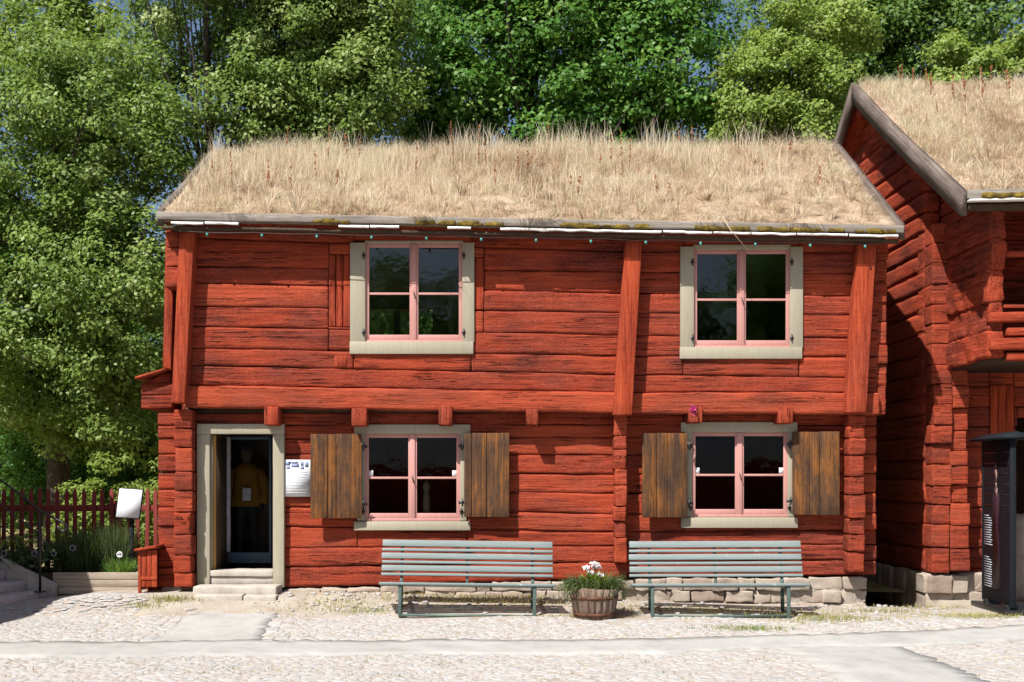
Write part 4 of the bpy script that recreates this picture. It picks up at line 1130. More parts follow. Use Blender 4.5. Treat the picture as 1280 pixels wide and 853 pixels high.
# ---------------------------------------------------------------- benches
def bench(loc, rotz, roll, label):
    r = empty('park_bench', loc, label, 'bench', None, (0, roll, rotz)); Lh = 1.05
    # seat slats
    for k in range(5):
        y = -.03 + k * .082; z = .395 - .012 * k
        mb = MB(); mb.rbox((-Lh, y, z - .014), (Lh, y + .058, z + .014), (16, 2, 1), .006, .0015, 2); mb.build('seat_slat', M['slat'], r, local=True, smooth=True)
    # back slats, wide and narrow by turns, on a raked back
    sp = [(.475, .045), (.545, .095), (.60, .045), (.665, .095), (.725, .045), (.795, .088)]
    z = .478
    tilt = R(-17)
    zs = [(0.0, .034), (.058, .072), (.154, .034), (.212, .072), (.308, .034), (.366, .082)]
    base = Vector((0, .40, .455))
    for k, (d, h) in enumerate(zs):
        Mx = Matrix.Translation(base) @ Matrix.Rotation(tilt, 4, 'X') @ Matrix.Translation((0, 0, d))
        mb = MB(); mb.rbox((-Lh + .004 * (k % 3), -.015, 0), (Lh - .003 * (k % 2), .013, h), (16, 1, 2), .006, .0015, 2, lambda p, Mx=Mx: Mx @ p)
        mb.build('back_slat', M['slat'], r, local=True, smooth=True)
    for x in (-.80, 0, .80):
        Mx = Matrix.Translation(base + Vector((x, 0, 0))) @ Matrix.Rotation(tilt, 4, 'X')
        mb = MB(); mb.box(-.017, .017, .0145, .040, -.085, .44, Mx); mb.build('back_bracket', M['bench_steel'], r, local=True, bevel=.003)
    for x in (-.80, .80):
        mb = MB(); mb.box(x - .02, x + .02, -.01, .03, .0, .38); mb.build('leg', M['bench_steel'], r, local=True, bevel=.004)
        mb = MB(); mb.prism([(x - .02, .36, 0), (x - .02, .40, 0), (x - .02, .44, .42), (x - .02, .40, .42)], (.04, 0, 0)); mb.build('leg', M['bench_steel'], r, local=True)
        mb = MB(); mb.box(x - .018, x + .018, .031, .40, .315, .345); mb.box(x - .018, x + .018, .031, .36, .004, .034); mb.build('side_rail', M['bench_steel'], r, local=True)
    mb = MB(); mb.box(-.779, .779, -.006, .026, .004, .036); mb.build('stretcher', M['bench_steel'], r, local=True)
    return r
def seat_ground(x, y): return gz(x, y) + .0
bx1 = PX(584, -1.02); b1 = bench((bx1, -1.04, seat_ground(bx1, -1.04) - .008), R(2.2), R(.9), 'grey-green slatted bench under the left window, left of the flower tub')
bx2 = PX(900, -1.02); b2 = bench((bx2, -1.06, seat_ground(bx2, -1.06) - .005), R(-3.0), R(-.4), 'grey-green slatted bench under the right window, right of the flower tub')

# ---------------------------------------------------------------- flower tub
tx, ty = PX(743, -1.05), -1.0; tz = gz(tx, ty) - .01
tub = empty('barrel_tub', (tx, ty, tz), 'weathered half-barrel tub planted with flowers between the benches', 'planter')
n = 20
for k in range(n):
    a0 = 2 * math.pi * (k + .03) / n; a1 = 2 * math.pi * (k + .97) / n; mb = MB(); V = []
    dz = random.uniform(-.012, .012); dr = random.uniform(-.003, .003)
    for z, ro in ((0, .235), (.12, .262), (.25, .283), (.37 + dz, .298)):
        for a, q in ((a0, ro + dr), (a1, ro + dr), (a1, ro - .03), (a0, ro - .03)): V.append((q * math.cos(a), q * math.sin(a), z))
    Fs = [(3, 2, 1, 0), (12, 13, 14, 15)]
    for i in range(3):
        for j in range(4): Fs.append((i * 4 + j, i * 4 + (j + 1) % 4, i * 4 + 4 + (j + 1) % 4, i * 4 + 4 + j))
    mb.add(V, Fs); mb.build('stave', M['barrel'], tub, local=True)
for z, q in ((.035, .247), (.235, .284)):
    mb = MB(); mb.lathe([(q - .006, z), (q + .002, z), (q + .009, z + .042), (q, z + .042)], (0, 0, 0), 30); mb.build('hoop', M['rust'], tub, local=True)
mb = MB(); mb.lathe([(.25, .26), (.262, .335), (.18, .35), (.01, .355)], (0, 0, 0), 20); mb.build('earth', M['soil'], tub, local=True)
def plant_blades(name, label, cat, x, y, z, spread, n, ln, mat, lean=.5, wid=.012, group=None, bend=.8, tsh=0., parent=None, ylim=1.):
    if parent is None: root = tag_root = None
    a = rng.uniform(0, 2 * np.pi, n); q = spread * np.sqrt(rng.random(n))
    p = np.stack([x + q * np.cos(a), y + q * np.sin(a) * ylim, np.full(n, z) if not callable(z) else z(x + q * np.cos(a), y + q * np.sin(a) * ylim)], 1)
    V, Fc, tt = blades(p, ln * rng.uniform(.55, 1.2, n), wid * rng.uniform(.6, 1.3, n), np.abs(rng.normal(0, lean, n)) * (.4 + q / spread), a + rng.normal(0, .5, n), np.clip(rng.normal(.5 + tsh, .22, n), 0, 1), bend)
    o = mesh_np(name, V, Fc, mat, parent, tt)
    if parent is None: tag(o, label, cat, group)
    return o
plant_blades('trailing_plant', 'fine grey-green trailing plant on the left of the flower tub', 'plant', tx - .15, ty - .03, tz + .34, .15, 700, .24, L['herb'], .85, .011, bend=1.9, tsh=.35)
plant_blades('trailing_plant', 'fine grey-green trailing plant on the right of the flower tub', 'plant', tx + .15, ty - .02, tz + .34, .15, 700, .23, L['herb'], .8, .011, bend=1.6, tsh=.35)
gm = empty('flowering_plant', (tx, ty, tz + .35), 'bright green plant with white blooms in the middle of the flower tub', 'plant')
plant_blades('leaves', '', '', tx, ty - .05, tz + .35, .07, 160, .2, M['chartreuse'], .45, .028, parent=gm)
for fx, fz in ((-.10, .26), (-.005, .30), (.012, .265), (.06, .17), (-.045, .2), (.03, .29)):
    c = np.array([tx + fx, ty - .09 + random.uniform(-.03, .03), tz + .35 + fz])
    P = c + rng.normal(0, .014, (40, 3)) * [1.3, 1, .8]; V, Fc = leaf_quads(P, rng.normal(size=(40, 3)) + [0, -1.2, .6], rng.uniform(.025, .045, 40)); mesh_np('bloom', V, Fc, M['petal'], gm, rng.random(40))
    mb = MB(); mb.tube([(tx + fx * .3, ty - .05, tz + .36), (c[0], c[1], c[2])], .004, 5); mb.build('stem', L['herb'], gm, tint=True)

# ---------------------------------------------------------------- left garden: fence, bed, sign, box, steps
YF = 1.6
fz0 = gz(-6, YF); ftop = PZ(611, YF)
fence = empty('picket_fence', (-6.7, YF, fz0), 'low red picket fence between the granite steps and the house corner', 'fence')
mb = MB(); h = ftop - fz0 - .05
mb.prism([(-.029, 0, 0), (.029, 0, 0), (.029, 0, h - .07), (0, 0, h), (-.029, 0, h - .07)], (0, .02, 0))
p0 = mb.build('picket', M['red_fence'], fence, local=True, bevel=.002)
first = True; x = -9.6
while x < -4.12:
    q = p0 if first else p0.copy()
    if not first: COL.objects.link(q); q.parent = fence
    q.location = (x + 6.7 + random.uniform(-.006, .006), -.03, .06 + random.uniform(-.012, .012)); q.rotation_euler.y = random.uniform(-.012, .012); first = False
    x += .1265
for zc in (PZ(635.5, YF), PZ(693, YF)):
    mb = MB(); mb.rbox((-9.7, YF - .008, zc - .045), (-4.1, YF + .05, zc + .045), (40, 2, 2), .006, .004, 2); mb.build('rail', M['red_fence'], fence)
for xx in (-9.0, -7.1, PX(144, YF)):
    mb = MB(); mb.box(xx - .05, xx + .05, YF + .052, YF + .15, fz0 - .1, PZ(626, YF)); mb.build('post', M['red_fence'], fence, bevel=.005)

bed = empty('raised_bed', (-5.4, .35, gz(-5.4, .35)), 'raised garden bed edged with weathered planks in front of the picket fence', 'garden bed')
YB = .30; bx0, bx1_ = PX(66, YB), PX(173, YB); bz0 = PZ(743, YB); bz1 = PZ(715.5, YB)
hh = (bz1 - bz0) / 3
for k in range(3):
    mb = MB(); mb.rbox((bx0, YB - .002 * k, bz0 + hh * k), (bx1_, YB + .045, bz0 + hh * (k + 1) - .004), (14, 1, 2), .005, .002, 3); mb.build('plank', M['plank_x'], bed, smooth=True)
mb = MB(); mb.box(bx1_ - .045, bx1_, YB + .046, 1.4, bz0, bz1); mb.build('plank', M['plank_x'], bed)
mb = MB(); mb.rbox((bx0, YB + .05, bz0), (bx1_ - .05, 1.45, bz1 - .035), (20, 8, 2), .01, .015, 4); mb.build('earth', M['soil'], bed, smooth=True)
mb = MB(); mb.rbox((-7.4, .42, bz0), (bx0 - .002, 1.45, bz1 - .03), (14, 8, 2), .01, .015, 4); mb.build('earth', M['soil'], bed, smooth=True)
zb_ = bz1 - .05
def herb(name, label, px, Y, sp, n, ln, mat, **kw): return plant_blades(name, label, 'plant', PX(px, Y), Y, zb_, sp, n, ln, mat, **kw)
herb('lavender', 'broad grey lavender bush in the middle of the raised bed', 108, .85, .30, 1500, .56, L['herb'], lean=.22, wid=.010, bend=.3, tsh=-.05)
herb('lavender', 'upright sunlit herb with pale tips left of the sign post', 148, .8, .17, 600, .62, L['herb'], lean=.16, wid=.010, bend=.3, tsh=.25)
herb('lavender', 'dark low herb at the left end of the raised bed', 12, .8, .3, 700, .35, L['herb'], lean=.5, wid=.014, bend=.6)
herb('green_herb', 'bright green feathery herb at the foot of the sign post', 152, .55, .16, 900, .21, L['deep'], lean=.55, wid=.008, bend=.6, tsh=.3)
def leafy_plant(label, px, py, Y, n, sp, mat, leaf):
    x, z = PX(px, Y), PZ(py, Y)
    P = rng.normal(0, 1, (n, 3)) * [sp, sp * .7, sp * .5] + [x, Y, z]; P[:, 2] = np.maximum(P[:, 2], zb_ + .02)
    V, Fc = leaf_quads(P, rng.normal(size=(n, 3)) * .5 + [0, -.4, 1], leaf * rng.uniform(.6, 1.3, n), .75)
    root = empty('leafy_plant', (x, Y, zb_), label, 'plant'); mesh_np('leaves', V, Fc, mat, root, np.clip(rng.normal(.5, .2, n), 0, 1))
    mb = MB()
    for p in P[:: max(1, n // 14)]: mb.tube([(x + (p[0] - x) * .3, Y + (p[1] - Y) * .3, zb_ - .02), p], .004, 4)
    mb.build('stem', L['herb'], root, tint=True)
leafy_plant('broad-leaved blue-green plant beside the handrail post', 68, 695, .7, 260, .17, L['herb'], .10)
leafy_plant('yellow-green plant against the fence left of the handrail post', 22, 680, 1.2, 130, .10, M['chartreuse'], .07)
leafy_plant('low spreading green plant at the left end of the raised bed', 30, 705, .6, 240, .2, L['herb'], .08)
for i, (px, py, wh) in enumerate(((5, 692, 'left end of the bed'), (43, 692, 'bed left of the handrail post'), (67, 692, 'bed right of the handrail post'), (91, 685, 'lavender in the bed'), (149.5, 693.5, 'bright herb by the sign post'))):
    Y = .42; c = Vector((PX(px, Y), Y, PZ(py, Y)))
    r = empty('plant_tag', (c.x, c.y, zb_), ('white' if i == 4 else 'black') + ' round plant marker in front of the ' + wh, 'plant marker')
    mb = MB(); pts = [c + Vector((.034 * math.cos(a), 0, .034 * math.sin(a))) for a in np.linspace(0, 2 * math.pi, 17)]
    mb.tube(pts, .0045 if i < 4 else .008, 6); mb.build('ring', M['curtain'] if i < 4 else M['white'], r)
    mb = MB(); Vd = [c + Vector((.031 * math.cos(a), .002, .031 * math.sin(a))) for a in np.linspace(0, 2 * math.pi, 16, endpoint=False)]; mb.prism(Vd, (0, .004, 0)); mb.build('disc', M['black'], r)
    if i == 4:
        mb = MB()
        for dz in (-.012, .012): mb.box(c.x - .018, c.x + .018, c.y - .006, c.y + .0015, c.z + dz - .005, c.z + dz + .005)
        mb.build('symbol', M['white'], r)
    mb = MB(); mb.tube([c + Vector((0, .006, -.03)), (c.x, c.y + .006, zb_ - .05)], .004, 5); mb.build('stake', M['black'], r)

# lectern sign
sy = .62
sg = empty('info_sign', (PX(164, sy), sy, zb_), 'white sign board on a blue-grey post standing in the raised bed', 'sign')
mb = MB(); mb.box(PX(162, sy), PX(166.5, sy), sy, sy + .045, zb_ - .05, PZ(640, sy)); mb.build('post', M['slate'], sg, bevel=.004)
cz = PZ(629.5, sy); cx = PX(162.5, sy)
Mx = Matrix.Translation((cx, sy - .03, cz)) @ Matrix.Rotation(R(3.5), 4, 'Y') @ Matrix.Rotation(R(-13), 4, 'X')
mb = MB(); mb.box(-.165, .165, 0, .02, -.205, .205, Mx); mb.build('panel_frame', M['slate'], sg, bevel=.004)
mb = MB(); mb.box(-.152, .152, -.004, .0, -.190, .192, Mx); mb.build('panel', M['white'], sg)

# small red lidded box against the corner
wb = empty('wooden_box', (PX(183, -.05), -.05, gz(-4.5, 0)), 'small red boarded box with a slanted lid beside the house corner', 'box')
ya, yb = -.12, .28; X0, X1 = PX(172.5, ya), PX(196, ya); Zb, Zt = gz(-4.5, ya), PZ(688, ya)
mb = MB()
for k in range(3):
    a = X0 + .035 + (X1 - X0 - .035) * k / 3; mb.box(a + .002, a + (X1 - X0 - .035) / 3 - .002, ya + .012 , ya + .03, Zb + .08, Zt)
mb.box(X0, X0 + .034, ya, ya + .045, Zb - .03, Zt); mb.box(X0 + .034, X1, ya + .002, ya + .011, Zb + .17, Zb + .21)
mb.box(X0, X0 + .02, ya + .046, yb, Zb + .05, Zt); mb.box(X0, X1, yb + .001, yb + .02, Zb, Zt); mb.box(X0, X0 + .034, yb - .045, yb, Zb - .03, Zb + .049)
mb.build('body', M['red_board'], wb, bevel=.003)
mb = MB(); mb.prism([(X0 - .04, ya - .04, Zt - .012), (X1 + .0, ya - .04, Zt + .03), (X1 + .0, ya - .04, Zt + .062), (X0 - .04, ya - .04, Zt + .018)], (0, yb - ya + .06, 0)); mb.build('lid', M['red_board'], wb, bevel=.004)

# granite steps up to the cottage at the left
st = empty('granite_steps', (-6.3, -.2, gz(-6.3, -.2)), 'reddish granite steps with a stone cheek wall at the left edge', 'steps')
u = Vector((.26, .966, 0)); nn = Vector((.966, -.26, 0))
E0 = Vector((PX(59, .2), .2, 0)); g0 = -.03
for k in range(5):
    e = E0 - nn * .31 * k; z1 = g0 + .125 * (k + 1)
    A = e - u * 2.6
    rot = Matrix.Translation((A.x, A.y, 0)) @ Matrix(((u.x, -nn.x, 0, 0), (u.y, -nn.y, 0, 0), (0, 0, 1, 0), (0, 0, 0, 1)))
    mb = MB(); mb.rbox((0, 0, g0 - .35 if k == 0 else z1 - .13), (2.6, .36, z1), (26, 6, 5), .012, .005, 6, lambda p, rot=rot: rot @ p)
    mb.build('step', M['granite'], st, smooth=True)
e = E0 + u * .015 + nn * .09
zc = PZ(742, .22)
prof = [(0, zc - .2), (0, zc + .12), (-.06, zc + .15), (-.66, zc + .39), (-2.2, zc + 1.0), (-2.2, zc - .2)]
mb = MB(); mb.prism([(e.x + nn.x * d, e.y + nn.y * d, z) for d, z in prof], u * .08); mb.build('cheek_wall', M['limestone'], st, bevel=.006)
hr = empty('handrail', (PX(50, .05), .05, g0 + .125), 'black iron handrail with a curled end on the granite steps', 'handrail')
hb = E0 - nn * .13 - u * .06; hb = Vector((PX(50, .02), .02, 0))
def rail_pt(px, py, d): # along the climb, away from the post
    return Vector((PX(px, .02 + d), .02 + d, PZ(py, .02 + d)))
mb = MB(); mb.tube([(hb.x, hb.y, g0 + .12), (hb.x, hb.y, PZ(641, .02))], .018, 8); mb.build('post', M['black'], hr, smooth=True)
mb = MB(); mb.box(hb.x - .06, hb.x + .06, hb.y - .05, hb.y + .05, g0 + .126, g0 + .14); mb.build('base_plate', M['black'], hr)
slope = lambda s, z0: Vector((hb.x - .866 * s, hb.y + .5 * s * .3, z0 + .62 * s))
zt = PZ(638, .02)
curl = [slope(3.0, zt), slope(1.5, zt), slope(.5, zt), Vector((hb.x, hb.y, zt)), Vector((PX(66, 0), 0, PZ(647, 0))), Vector((PX(76, -.02), -.02, PZ(652, 0))), Vector((PX(83, -.02), -.02, PZ(656, 0))), Vector((PX(84, -.02), -.02, PZ(661, 0))), Vector((PX(79, -.02), -.02, PZ(664.5, 0))), Vector((PX(73.5, -.02), -.02, PZ(662, 0))), Vector((PX(72.5, -.02), -.02, PZ(657, 0)))]
mb = MB(); mb.tube(curl, .014, 8); mb.build('rail', M['black'], hr, smooth=True)
for dz in (.31, .60):
    mb = MB(); mb.tube([slope(3.0, zt - dz), (hb.x, hb.y, zt - dz)], .009, 8); mb.build('rail', M['black'], hr, smooth=True)

# the cottage these steps belong to; it shades the left of the yard
ct = empty('log_cottage', (-9.5, -4, gz(-9, -4)), 'red timber cottage at the top of the granite steps', 'cottage')
eu = Vector((.287, .958, 0)); en = Vector((.958, -.287, 0))
Ee = Vector((-6.46, -.12, 0))
def cp(s, d, z): q = Ee - eu * s - en * d; return (q.x, q.y, z)
mb = MB()
for k in range(13):
    z = .0 + .29 * k
    Mx = Matrix(((-eu.x, -en.x, 0, Ee.x), (-eu.y, -en.y, 0, Ee.y), (0, 0, 1, 0), (0, 0, 0, 1)))
    mb.rbox((.35, .45, z - .2), (9.5, 4.6, z + .087), (20, 6, 3), .05, .01, 2, lambda p, Mx=Mx: Mx @ p)
mb.build('wall', M['red_y'], ct, smooth=True)
mb = MB(); mb.prism([cp(0, 0, 3.86), cp(0, 2.5, 5.3), cp(0, 5, 3.86)], -eu * 9.8); mb.build('roof', M['grey_wood_y'], ct)

# ---------------------------------------------------------------- the right-hand storehouse
B = empty('log_storehouse', (9.5, 3, -.1), 'red log storehouse with a grass roof and upper gallery at the right edge', 'house')
XB = 5.55
def roof2(x, y):
    yr = 3.4
    s = (y + .9) / (yr + .9) if y <= yr else 1 - (y - yr) / (yr + .9)
    return 4.99 + 2.73 * s + .04 * math.sin(min(max(s, 0), 1) * math.pi) * -1 + .02 * (x - 6)
GX = 5.87
mb = MB(); gable_rows(mb, GX, .24, 1.1, 6.6, .27, lambda y: roof2(6, y) - .26, .29, .06, .013)
mb.build('wall', M['red_y'], B, smooth=True, tint=True)
zs = [5.0, 4.72, 4.45, 4.17, 3.90, 3.64, 3.37, 3.08, 2.82, 2.55, 2.27, 2.02, 1.74, 1.45, 1.2, .93, .62, .27]
log_stack(GX + .01, GX + .255, .84, 1.4, zs, 'log_end_stack', parent=B, jit=.035, amp=.009, r=.010)
zs2 = [3.06, 2.8, 2.5, 2.2, 1.92, 1.72, 1.47, 1.22, .92, .6, .30]
log_stack(GX + .25, GX + .50, .86, 1.5, zs2, 'log_end_stack', parent=B, jit=.035, amp=.010, r=.010)
# ground-floor front and its boarded door
mb = MB(); log_rows(mb, GX + .5, 12, 1.32, .18, [5, 13], [[z, z + .02] for z in np.arange(3.1, .0, -.28)], [(PX(1238, 1.3), PX(1268, 1.3), -.2, 2.85), (PX(1272, 1.3), PX(1272, 1.3) + 1.1, -.2, 2.4)])
mb.build('wall', M['red_x'], B, smooth=True, tint=True)
mb = MB()
for k in range(3):
    a = PX(1238 + k * 10, 1.3); mb.rbox((a + .003, 1.30, .3), (PX(1248 + k * 10, 1.3) - .003, 1.36, 2.84), (2, 1, 16), .006, .003, 4)
mb.build('door', M['red_board'], B, smooth=True)
mb = MB(); mb.box(GX + .3, 12, 3.2, 3.3, 0, 3.05); mb.box(GX + .25, 12, 1.5, 6.5, .2, .26); mb.build('partition', M['dark_wood'], B)
# gallery: side wall of big rough logs, floor, rails
mb = MB(); z = 3.03
for h_ in (.34, .36, .40, .38, .42, .40):
    lean = random.uniform(-.02, .02)
    y_end = -.50 + random.uniform(-.05, .04)
    zt2 = min(z + h_, 4.93)
    if zt2 - z < .08: break
    if zt2 - z < .08: break
    if z > 4.55: y_end = max(y_end, -.46)
    mb.rbox((6.08 + random.uniform(-.02, .02), y_end, z - .004), (6.27, 1.2, zt2 - .002), (4, 34, 12), .022, .026, 5.5)
    z += h_
mb.build('gallery_wall', M['red_y'], B, smooth=True)
mb = MB()
for k in range(5):
    ya = -.45 + .36 * k
    if ya < 1.0: mb.rbox((6.10, ya + .14, 4.935 + .2 * k), (6.26, 1.3, 5.125 + .2 * k), (3, 10, 4), .03, .01, 4)
mb.build('gallery_wall', M['red_y'], B, smooth=True)
mb = MB(); mb.box(6.12, 12, -.42, 1.2, 3.0, 3.06); mb.build('gallery_floor', M['dark_wood'], B)
mb = MB(); log_rows(mb, 6.05, 12, 1.22, .16, [5, 13], [[z, z] for z in np.arange(5.4, 3.0, -.28)], []); mb.build('wall', M['red_x'], B, smooth=True)
mb = MB()
for pa, pb, y0, y1 in ((391, 403, -.56, -.40), (410, 420, -.54, -.42), (423, 438, -.57, -.40), (441, 451, -.53, -.42)):
    mb.rbox((PX(1236 if pa < 400 or pa > 420 and pa < 430 else 1258, -.5), y0, PZ(pb, -.5)), (12, y1, PZ(pa, -.5)), (40, 2, 3), .014, .01, 3)
mb.build('gallery_rail', M['red_x'], B, smooth=True)
mb = MB(); mb.rbox((6.28, -.46, PZ(322, -.4)), (12, -.38, PZ(315, -.4)), (20, 1, 1), .01, .004); mb.rbox((6.28, -.47, PZ(386.5, -.4)), (12, -.36, PZ(382, -.4)), (20, 1, 1), .008, .003)
mb.rbox((6.12, -.5, 4.86), (12, -.34, 5.02), (24, 2, 2), .02, .01)
mb.build('gallery_beam', M['red_x'], B, smooth=True)
for k in range(3):
    xx = 8.6 + 1.7 * k; mb = MB(); mb.rbox((xx, -.48, 3.05), (xx + .16, -.34, 4.86), (2, 2, 8), .01, .005); mb.build('gallery_post', M['red_z'], B, smooth=True)
# purlin ends under the verge
for yy in (3.4, 2.2, 1.0, 4.6):
    mb = MB(); zc = roof2(6, yy) - .42; mb.rbox((XB + .12, yy - .1, zc - .1), (GX + .1, yy + .1, zc + .1), (2, 3, 3), .03, .008, 5); mb.build('purlin_end', M['red_y'], B, smooth=True)
# roof
mb = MB(); roof_slab(mb, XB + .10, 14, -.83, 3.4, .14, lambda x, y: roof2(x, y) - .02, 40, 18, .06); roof_slab(mb, XB + .10, 14, 3.401, 7.6, .14, lambda x, y: roof2(x, y) - .02, 30, 10, .06)
rf2 = mb.build('roof', M['sod'], B)
mb = MB(); roof_slab(mb, XB + .08, 14, -.8, 3.4, .03, lambda x, y: roof2(x, y) - .17, 8, 6); roof_slab(mb, XB + .08, 14, 3.401, 7.6, .03, lambda x, y: roof2(x, y) - .17, 8, 6); mb.build('roof_boarding', M['red_board'], rf2)
slope_board(XB + .01, XB + .085, roof2, -.92, 3.4, .31, .03, 'gable_board', M['rake_wood'], B)
slope_board(XB + .01, XB + .085, roof2, 3.401, 7.6, .31, .03, 'gable_board', M['rake_wood_back'], B)
ez2 = lambda x: roof2(x, -.9)
eave_log(XB + .09, 13.9, -.96, lambda x: ez2(x) + .015, .11, .1, 'eave_board', M['grey_wood_x'], B)
eave_log(XB + .12, 13.9, -.90, lambda x: ez2(x) - .15, .07, .1, 'eave_rail', M['dark_wood'], B)
mb = MB(); mb.rbox((XB + .1, -.98, 0), (13.8, -.88, .028), (60, 2, 1), .008, .006, 6, lambda p: Vector((p.x, p.y, ez2(p.x) - .128 + p.z))); mb.build('bark_strip', M['bark_white'], B, smooth=True)
mb = MB()
for i in range(60):
    x = random.uniform(XB + .2, 9); r = random.uniform(.02, .05)
    mb.rbox((x - r * 2, -.99, ez2(x) - .10), (x + r * 2, -.91, ez2(x) - .10 + r * 1.8), (4, 2, 3), .02, .012, 14)
tag(mb.build('moss', M['moss'], B, smooth=True), kind='stuff')
def len2(x, t, tc, q):
    m = np.array([mn.noise(Vector((a * .9, b * 3, 5))) for a, b in zip(x, t)])
    ln = (.10 + .06 * t) * (1 + .6 * m) * rng.uniform(.5, 1.35, len(x)); flat = rng.random(len(x)) < .5
    return np.clip(ln, .05, .4), np.where(flat, rng.uniform(.6, 1.4, len(x)), np.abs(rng.normal(0, .3, len(x))))
roof_grass('roof_grass', roof2, XB + .13, 9.2, -.88, 3.5, 60000, B, len2, None, .005)
roof_grass('roof_grass', roof2, 9.2, 13.9, -.88, 3.6, 4000, B, len2, None, .02)
stalks('sorrel_stalk', [(random.uniform(6, 9), random.uniform(2.4, 3.5), random.uniform(.2, .38)) for _ in range(16)], B)
tufts(B, roof2, XB + .2, 9, -.8, 3.3, 420, 40)
stems(B, roof2, XB + .2, 9, -.6, 3.5, 1500, .12, .26)
stones(GX + .0, 9, .96, 1.5, lambda x: gz(x, .6) - .15, lambda x: .262, .42, 'foundation', B, 2)
stones(GX + .0, GX + .3, .90, 1.5, lambda x: gz(x, .6) - .15, lambda x: .262, .26, 'foundation', B, 2)
mb = MB()
y = 1.4
while y < 6.5:
    w = random.uniform(.3, .6); mb.rbox((GX - .02, y, -.3), (GX + .3, y + w - .02, .265), (3, 5, 5), .06, .02, 5, None, random.random()); y += w
mb.build('foundation', M['stone'], B, smooth=True, tint=True)
# pale stone leaning at the doorway
mb = MB(); mb.rbox((PX(1270, .7), .6, gz(7, .6) - .05), (PX(1270, .7) + .5, 1.2, PZ(643, .7)), (6, 5, 8), .12, .03, 3); tag(mb.build('standing_stone', M['limestone'], None, smooth=True), 'pale upright stone behind the dark information pillar', 'stone')

# ---------------------------------------------------------------- information pillar
A_ = Vector((PX(1229, .25), .25, 0)); C_ = Vector((PX(1262, -.75), -.75, 0))
d = (C_ - A_); Lp = d.length; d.normalize(); nl = Vector((d.y, -d.x, 0))
if nl.x > 0: nl = -nl
KZ = gz(C_.x, C_.y)
kio = empty('info_pillar', ((A_.x + C_.x) / 2, (A_.y + C_.y) / 2, KZ), 'tall black information pillar with a printed portrait panel before the storehouse', 'info pillar')
Kb = Matrix(((d.x, -nl.x, 0, A_.x), (d.y, -nl.y, 0, A_.y), (0, 0, 1, 0), (0, 0, 0, 1)))   # local: x along the panel, y into it
zt = KZ + 2.12; zb2 = KZ + .10
mb = MB(); mb.box(0, Lp, 0, .06, zb2, zt, Kb); mb.build('panel', M['purple_print'], kio, bevel=.004)
mb = MB(); mb.box(Lp + .001, Lp + .05, -.006, .062, zb2 - .03, zt, Kb); mb.build('edge_post', M['slate'], kio, bevel=.01)
mb = MB(); mb.box(-.05, -.001, -.006, .062, zb2 - .03, zt, Kb); mb.build('edge_post', M['slate'], kio, bevel=.01)
mb = MB(); V = [Kb @ Vector(p) for p in ((-.12, -.14, zt + .001), (Lp + .12, -.14, zt + .001), (Lp + .12, .28, zt + .001), (-.12, .28, zt + .001), (-.12, -.14, zt + .035), (Lp + .12, -.14, zt + .035), (Lp + .12, .28, zt + .035), (-.12, .28, zt + .035), (-.02, .07, zt + .095), (Lp + .02, .07, zt + .095))]
mb.add(V, [(3, 2, 1, 0), (0, 1, 5, 4), (1, 2, 6, 5), (2, 3, 7, 6), (3, 0, 4, 7), (4, 5, 9, 8), (6, 7, 8, 9), (5, 6, 9), (7, 4, 8)]); mb.build('cap', M['slate'], kio)
for x in (.12, Lp - .1):
    mb = MB(); mb.box(x - .06, x + .06, -.02, .16, KZ - .12, zb2 - .001, Kb); mb.build('foot', M['black'], kio, bevel=.004)
mb = MB(); mb.box(-.12, Lp + .2, -.12, .26, KZ - .06 , KZ + .05, Kb); mb.build('base_plate', M['black'], kio, bevel=.004)
# printed picture: a woman in a long dark dress in front of log boards, with two blocks of text
def print_poly(pts, mat, name, off):
    mb = MB(); mb.prism([Kb @ Vector((Lp * x, -off, KZ + 2.12 * z)) for x, z in pts], (Kb.to_3x3() @ Vector((0, .0008, 0)))); return mb.build(name, mat, kio)
for k in range(6):
    print_poly([(.02, .93 - k * .062), (.98, .93 - k * .062), (.98, .925 - k * .062), (.02, .925 - k * .062)], M['black'], 'printed_board', .002)
print_poly([(.42, .67), (.47, .72), (.56, .72), (.61, .67), (.60, .52), (.70, .12), (.36, .12), (.44, .52)], M['dress'], 'printed_dress', .004)
print_poly([(.455, .72), (.575, .72), (.54, .66), (.49, .66)], M['face'], 'printed_collar', .0055)
print_poly([(.485, .75), (.545, .75), (.545, .71), (.485, .71)], M['face'], 'printed_neck', .006)
print_poly([(.465, .80), (.48, .835), (.55, .835), (.565, .80), (.545, .755), (.485, .755)], M['face'], 'printed_face', .007)
print_poly([(.465, .81), (.475, .85), (.515, .87), (.555, .85), (.565, .81), (.545, .828), (.485, .828)], M['black'], 'printed_hair', .008)
for s, xx in ((0, .40), (1, .60)):
    print_poly([(xx, .68), (xx + .045, .68), (xx + .03, .46), (xx - .005, .46)], M['dress'], 'printed_arm', .0065)
mb = MB()
for blk, (zt_, nl_) in enumerate(((.555, 13), (.305, 13))):
    for k in range(nl_):
        z = zt_ - .0145 * k; w = .19 if k == 0 else random.uniform(.27, .33)
        V = [(.045, z), (.045 + w, z), (.045 + w, z - .0065), (.045, z - .0065)]
        mb.prism([Kb @ Vector((Lp * x, -.003, KZ + 2.12 * q)) for x, q in V], Kb.to_3x3() @ Vector((0, .0008, 0)))
mb.build('printed_lettering', M['curtain'], kio)

